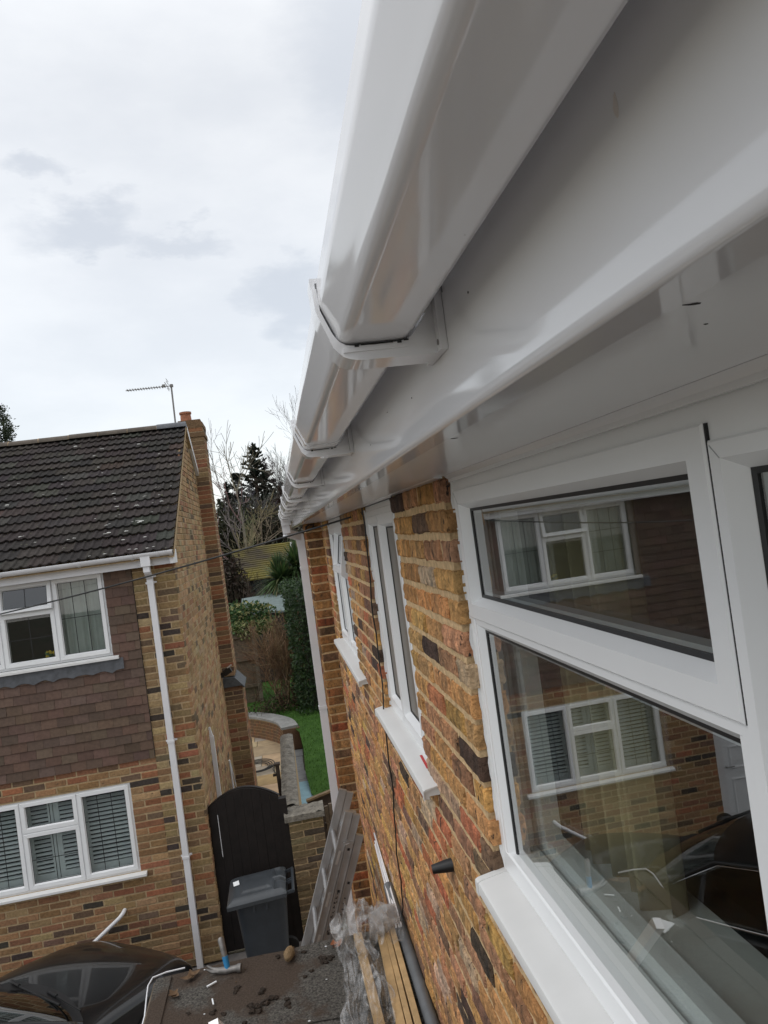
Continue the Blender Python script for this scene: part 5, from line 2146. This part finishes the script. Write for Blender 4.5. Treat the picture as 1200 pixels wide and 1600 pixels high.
V_PAL = [(3, (.045, .10, .028)), (2, (.03, .07, .02)), (1.2, (.22, .24, .09)), (.7, (.30, .28, .12))]
mb = MB()
leaf_cloud(mb, 2600, blob((-1.1, 20.2, -1.98), (.85, .5, .42), 3), .10, V_PAL)
leaf_cloud(mb, 900, blob((-.95, 19.7, -2.22), (.75, .3, .22), 5), .09, [(2, (.26, .27, .12)), (1, (.12, .16, .05)), (1, (.05, .10, .03))])
o1 = thing('variegated_shrub', (-1.1, 20.2, -4.1), 'green and cream variegated shrub spilling over the top of the panel fence', 'shrub')
mb.build('foliage', LEAFM, o1, fix=False)
mb = MB()
leaf_cloud(mb, 60, blob((-1.72, 19.9, -1.66), (.18, .15, .16), 4), .09, [(1, (.45, .30, .02))])
mb.build('yellow_flowers', LEAFM, o1, fix=False)
mb = MB()
branches(mb, (-1.1, 20.2, -4.1), (0, 0, 1), 1.2, .04, 3, (.08, .06, .04))
mb.build('stem', BARKM, o1, fix=False)

o2 = thing('twiggy_shrub', (-.45, 19.0, -4.1), 'bare brown twiggy shrub beside the panel fence', 'shrub')
mb = MB()
for k in range(26):
    branches(mb, (-.20 + jit(.25), 18.9 + jit(.3), -4.12), (jit(.40), jit(.4), 1), .95, .013, 3, pick([(2, (.20, .125, .075)), (1, (.14, .09, .06)), (1, (.25, .17, .10))]), .5, (2, 3), .08, 3, .70, .0045, None, .7)
mb.build('twigs', BARKM, o2, fix=False)
mb = MB()
leaf_cloud(mb, 1300, blob((-.22, 18.9, -2.95), (.46, .45, 1.0), 9, .2), .05, [(2, (.18, .11, .06)), (1, (.12, .08, .045)), (.5, (.10, .11, .04))])
mb.build('dry_leaves', LEAFM, o2, fix=False)
mb = MB()
for k in range(8):
    branches(mb, (-.65 + jit(.5), 18.2 + jit(.25), -4.12), (jit(.8), jit(.6), .8), .5, .010, 2, (.07, .05, .035), .5, (2, 3), -.1, 3, .7, .005)
leaf_cloud(mb, 900, blob((-.4, 18.1, -3.98), (.85, .4, .22), 2, .1), .06, [(2, (.06, .045, .03)), (1, (.09, .055, .035)), (1, (.035, .05, .02))])
tag(mb.build('flower_bed', BARKM, fix=False), 'dark border of low stems and litter at the foot of the twiggy shrub', 'flower bed')

H_PAL = [(3, (.020, .042, .014)), (2, (.030, .060, .018)), (1, (.045, .080, .026)), (1, (.012, .026, .010))]
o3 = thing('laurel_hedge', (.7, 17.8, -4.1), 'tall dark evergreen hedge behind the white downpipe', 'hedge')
mb = MB()


def hedge_pt():
    f = rnd.random()
    z = -4.1 + 2.95 * rnd.random()
    y = rnd.uniform(17.2, 20.5)
    x = .06 + .16 * nz(y * 2.2, z * 2.2) + .10 * nz(y * 6, z * 6, 3) + rnd.random() ** 2 * .5
    if f < .25:
        y = 17.2 + .16 * nz(z * 3, 2) + rnd.random() ** 2 * .4
        x = rnd.uniform(.05, 1.6)
    elif f < .38:
        z = -1.12 + .15 * nz(y * 3, 7) - rnd.random() ** 2 * .4
        x = rnd.uniform(.05, 1.6)
    return (x, y, z)


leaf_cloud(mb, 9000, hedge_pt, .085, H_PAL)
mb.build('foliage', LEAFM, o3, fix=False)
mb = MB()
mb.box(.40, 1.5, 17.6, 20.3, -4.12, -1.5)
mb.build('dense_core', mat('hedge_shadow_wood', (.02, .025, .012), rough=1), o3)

# shed with green-grey felt roof
shed = thing('garden_shed', (-.3, 22.9, -4.1), 'garden shed with flat green-grey felt roof beyond the fence', 'shed')
mb = MB()
mb.add([(-1.25, 22.0, -2.0), (.10, 22.0, -2.12), (.42, 23.6, -1.66), (-1.25, 23.6, -1.70), (-1.25, 22.0, -2.05), (.10, 22.0, -2.17), (.42, 23.6, -1.71), (-1.25, 23.6, -1.75)],
       [(0, 1, 2, 3), (0, 1, 5, 4), (1, 2, 6, 5), (2, 3, 7, 6), (3, 0, 4, 7)])
mb.build('shed_roof', SHEDF, shed)
mb = MB()
mb.box(-1.2, .05, 22.1, 23.5, -4.1, -2.2)
mb.build('shed_wall', WOODD, shed)

# outbuilding with mossy tiled roof
ob = thing('mossy_outbuilding', (-.8, 31, GZ), 'outbuilding with yellow-green mossy tiled roof and dark clad wall', 'outbuilding')
mb = MB()
for k in range(16):
    t0, t1 = k / 16, (k + 1.12) / 16
    ya, za, yb, zb = 29.7, -1.48, 32.6, -.20
    f = lambda t, o=0: (ya + (yb - ya) * t, za + (zb - za) * t + o)
    p0, p1 = f(t0, .04), f(t1, 0.0)
    mb.add([(-1.85, p0[0], p0[1]), (2.2, p0[0], p0[1] + jit(.01)), (2.2, p1[0], p1[1]), (-1.85, p1[0], p1[1]), (-1.85, p0[0], p0[1] - .05), (2.2, p0[0], p0[1] - .05)],
           [(0, 1, 2, 3), (4, 5, 1, 0)])
mb.build('roof', MOSS, ob)
mb = MB()
for k in range(14):
    mb.box(-1.65, 2.1, 30.0 + .0015 * (k % 2), 30.2, GZ + k * .22, GZ + k * .22 + .212)
mb.build('clad_wall', CLAD, ob)
mb = MB()
mb.box(-.1, 2.1, 29.96, 29.99, GZ, -1.5)
mb.build('brick_wall', mat('dull_brick', (.12, .06, .035), rough=.9, var=.3, scale=6), ob)
mb = MB()
mb.box(.62, .80, 31.0, 31.2, -.62, -.20)
mb.box(.42, 1.05, 30.7, 30.8, -.72, -.66)
tag(mb.build('flue_cowl', OLDPVC), 'small pale flue cowl on a bar above the outbuilding behind the palms', 'flue')


# cordyline palms
def cordyline(x, y, z0, hts, label):
    t = thing('cordyline_palm', (x, y, z0), label, 'palm', 'cordyline palms')
    mb = MB()
    mb.tube([(x, y, z0), (x + .03, y, hts - .2), (x, y, hts)], [.09, .07, .06], 8, col=(.10, .08, .055))
    mb.build('trunk', BARKM, t)
    mb = MB()
    for k in range(420):
        a = rnd.uniform(0, 6.283)
        el = rnd.uniform(-.6, 1.5)
        d = Vector((math.cos(a) * math.cos(el), math.sin(a) * math.cos(el), math.sin(el)))
        l = rnd.uniform(.75, 1.10)
        c = pick([(3, (.045, .085, .028)), (2, (.07, .115, .035)), (1.2, (.028, .05, .02)), (.6, (.14, .14, .06))]) if el > -.2 else pick([(1, (.07, .075, .03)), (1, (.16, .13, .07))])
        s = d.cross(Vector((0, 0, 1)))
        s = s.normalized() if s.length > .05 else Vector((1, 0, 0))
        V = []
        for q in range(5):
            f = q / 4
            p = Vector((x, y, hts)) + d * l * f + Vector((0, 0, -.38 * f * f * l * max(.1, math.cos(el))))
            w = .036 * (1 - f ** 2) + .003
            V += [p - s * w, p + s * w]
        mb.add(V, [(2 * q, 2 * q + 1, 2 * q + 3, 2 * q + 2) for q in range(4)], 0, c)
    mb.build('crown', LEAFM, t, fix=False)


cordyline(.05, 24.0, -4.1, -1.32, 'left cordyline palm with spiky green head before the mossy roof')
cordyline(.60, 24.4, -4.1, -1.02, 'right cordyline palm with spiky head close to the white downpipe')

# conifer
cf = thing('conifer_tree', (-.9, 45, GZ), 'tall dark conifer with ragged top behind the bare trees', 'tree')
mb = MB()
mb.tube([(-.9, 45, GZ), (-.75, 45, 1), (-.55, 45, 5.4)], [.30, .2, .03], 8, col=(.05, .035, .025))
mb.build('trunk', BARKM, cf)
mb = MB()
NP = [(3, (.026, .036, .027)), (2, (.036, .048, .034)), (1, (.018, .025, .019)), (.8, (.055, .046, .034))]


def spire(bx, by, z0, z1, r0, levels, lean=0.0):
    for lv in range(levels):
        t = lv / (levels - 1)
        z = z0 + (z1 - z0) * t
        rad = (r0 * (1 - t) ** .80 + .10) * rnd.uniform(.4, 1.2)
        for b in range(rnd.randint(5, 8)):
            a = rnd.uniform(0, 6.283)
            base = Vector((bx + lean * t, by, z))
            tip = base + Vector((math.cos(a) * rad, math.sin(a) * rad, .42 * rad + jit(.15)))
            mb.tube([base, base.lerp(tip, .6) + Vector((0, 0, -.06)), tip], [.03, .02, .006], 3, col=(.04, .03, .02), caps=False)
            for q in range(int(8 + rad * 20)):
                f = rnd.random() ** .7
                p = base.lerp(tip, f)
                d = (tip - base).normalized() * .6 + Vector((jit(.8), jit(.8), jit(.4) + .05))
                l = rnd.uniform(.12, .28)
                d = d.normalized()
                s = d.cross(Vector((jit(1), jit(1), 1))).normalized() * l * .20
                mb.add([p - s, p + d * l * .5 - s * 1.3 + Vector((0, 0, -.03)), p + d * l, p + d * l * .5 + s * 1.3, p + s], [(0, 1, 2, 3, 4)], 0, pick(NP))


spire(-.9, 45, -1.5, 5.75, 2.3, 42, .35)
for dx, z0, z1, r0 in ((-1.75, .6, 3.6, .75), (-1.15, 1.4, 4.3, .60), (.75, 1.2, 4.4, .60), (1.15, .2, 3.5, .70), (-2.2, -.4, 2.6, .70)):
    spire(-.75 + dx * .75, 45 + jit(.4), z0, z1, r0, 14, dx * .22)
mb.build('crown', NEEDLE, cf, fix=False)
# second, rusty conifer leaning behind
cf2 = thing('rusty_cypress', (.75, 44, GZ), 'rusty brown leaning cypress beside the dark conifer', 'tree')
mb = MB()
mb.tube([(.2, 44, GZ), (.5, 44, 2.2)], [.15, .03], 6, col=(.06, .04, .03))
mb.build('trunk', BARKM, cf2)
mb = MB()
for k in range(5200):
    t = rnd.random()
    r = (.85 * (1 - t) ** .7 + .06) * rnd.random() ** .4
    a = rnd.uniform(0, 6.283)
    p = Vector((-.35 + 1.15 * t + r * math.cos(a) * .8, 44 + r * math.sin(a), -2.4 + 5.6 * t))
    d = Vector((jit(.5) + .2, jit(.5), 1 + jit(.5))).normalized()
    l = rnd.uniform(.10, .22)
    s = d.cross(Vector((jit(1), jit(1), jit(1)))).normalized() * l * .25
    mb.add([p - s, p + d * l, p + s], [(0, 1, 2)], 0, pick([(2, (.065, .036, .026)), (1, (.045, .03, .022)), (1, (.03, .026, .02))]))
mb.build('crown', NEEDLE, cf2, fix=False)

# silver birch, near the outbuilding
def bare_tree(name, x, y, z0, ht, r, label, col, depth=5, ang=.6, lean=(0, 0), group=None, tw=.3, split=(2, 4), sub=.6, up=.12, minr=.006, limbs=None):
    t = thing(name, (x, y, z0), label, 'tree', group)
    mb = MB()
    P = [Vector((x, y, z0))]
    R = [r]
    n = 7
    for k in range(1, n + 1):
        P.append(Vector((x + lean[0] * k / n + jit(.05), y + lean[1] * k / n + jit(.05), z0 + ht * k / n)))
        R.append(r * (1 - .72 * k / n))
    mb.tube(P, R, 10, col=col)
    mb.build('trunk', BARKM, t, smooth=60)
    mb = MB()
    for k in range(limbs or 13):
        f = rnd.uniform(.40, .98)
        i = min(int(f * n), n - 1)
        q = P[i].lerp(P[i + 1], f * n - i)
        a = rnd.uniform(0, 6.283)
        d = Vector((math.cos(a), math.sin(a) * .8, rnd.uniform(.15, .9)))
        c = tuple(v * rnd.uniform(.75, 1.15) for v in col)
        branches(mb, q, d, ht * .30 * (1.25 - .6 * f), R[i] * .55, depth, c, tw, split, up, 4, .70, minr, None, ang)
    branches(mb, P[-1], (lean[0] * .1, 0, 1), ht * .32, R[-1], depth, col, tw, split, up, 4, .72, minr, None, ang)
    mb.build('crown', BARKM, t, fix=False)
    return t


bare_tree('birch_tree', -1.0, 34, GZ, 5.6, .17, 'pale-barked bare tree with spreading limbs before the dark conifer', (.20, .18, .135), depth=3, ang=.75, lean=(-.35, 0), minr=.010, limbs=9)
bare_tree('weeping_birch', -2.6, 40, GZ, 6.0, .13, 'wispy grey bare birch just right of the brick chimney', (.17, .155, .145), depth=4, ang=.5, lean=(.3, 0), minr=.007, tw=.35, split=(2, 3), up=.05, limbs=15)
bare_tree('bare_tree', 1.75, 42, GZ, 7.0, .12, 'bare pale tree whose fine twigs rise behind the white gutter', (.10, .09, .085), depth=4, ang=.55, lean=(.2, 0), minr=.0055, split=(2, 3), limbs=13)

# thickets closing the view
TH = [((-2.4, 36, -1.0), (1.4, .9, 2.3), [(2, (.0324, .0360, .0144)), (1, (.0504, .0432, .0216)), (1, (.0216, .0252, .0115))], 'olive green thicket behind the brick chimney breast'),
      ((-.6, 37, -1.0), (1.5, .9, 2.1), [(2, (.0360, .0324, .0173)), (1, (.0252, .0302, .0130)), (1, (.0540, .0396, .0252))], 'mottled olive thicket behind the pale bare tree'),
      ((.9, 38, -.7), (1.3, .9, 2.2), [(2, (.0432, .0302, .0216)), (1, (.0324, .0252, .0173)), (1, (.0288, .0288, .0144))], 'brown thicket at the right behind the palms'),
      ((-1.75, 28.5, -2.8), (.55, .4, 1.7), [(2, (.0540, .0360, .0259)), (1, (.0360, .0259, .0187)), (1, (.0396, .0360, .0216))], 'reddish brown bush beside the clad outbuilding wall'),
      ((-1.7, 39, -.5), (1.6, .9, 2.3), [(2, (.0302, .0331, .0158)), (1, (.0432, .0360, .0216)), (1, (.0216, .0245, .0130))], 'dark olive thicket between the chimney breast and the conifer'),
      ((2.4, 33, -1.2), (1.3, .8, 1.8), [(2, (.0360, .0317, .0187)), (1, (.0288, .0324, .0144))], 'dull brown thicket hidden mostly behind the far downpipe'),
      ((-5.0, 40, -1.2), (2.0, .9, 2.4), [(1, (.0360, .0324, .0173)), (1, (.0252, .0302, .0130))], 'broad dark thicket behind the tile-hung house roof'),
      ((5.5, 42, -1.2), (2.6, .9, 2.4), [(1, (.0360, .0324, .0173)), (1, (.0252, .0302, .0130))], 'broad thicket far behind the near brick house')]
for k, (c, r, pal, lab) in enumerate(TH):
    t = thing('thicket', (c[0], c[1], GZ), lab, 'thicket', 'thickets behind the gardens')
    mb = MB()
    for q in range(8):
        branches(mb, (c[0] + jit(r[0] * .6), c[1] + jit(.4), GZ), (jit(.3), jit(.3), 1), r[2] * .75, .05, 4, pick([(1, (.05, .04, .028)), (1, (.075, .06, .045))]), .35, (2, 3), .12, 3, .72, .008, None, .6)
    mb.build('stems', BARKM, t, fix=False)
    mb = MB()
    leaf_cloud(mb, 8000, blob((c[0], c[1], c[2] + .3), (r[0] * 1.15, r[1], r[2] * 1.18), k + 11, .12, .45), .17, pal, aspect=.45)
    mb.build('foliage', LEAFM, t, fix=False)

# evergreen at the left edge beyond the roof
pt = thing('evergreen_tree', (-12.9, 40, GZ), 'dark evergreen treetop at the left edge beyond the tiled roof', 'tree')
mb = MB()
mb.tube([(-12.9, 40, GZ), (-12.85, 40, 8.2)], [.25, .04], 8, col=(.06, .05, .04))
mb.build('trunk', BARKM, pt)
mb = MB()
for q in range(60):
    z = rnd.uniform(4.5, 8.7)
    w = .75 * (1 - ((z - 5.8) / 3.1) ** 2 * .75)
    c = (-13.0 + jit(w * .75), 40 + jit(.6), z)
    leaf_cloud(mb, 95, blob(c, (.30, .30, .36), q, .1), .13, [(3, (.028, .042, .020)), (2, (.045, .060, .028)), (1, (.018, .026, .014))], aspect=.45)
mb.build('crown', LEAFM, pt, fix=False)
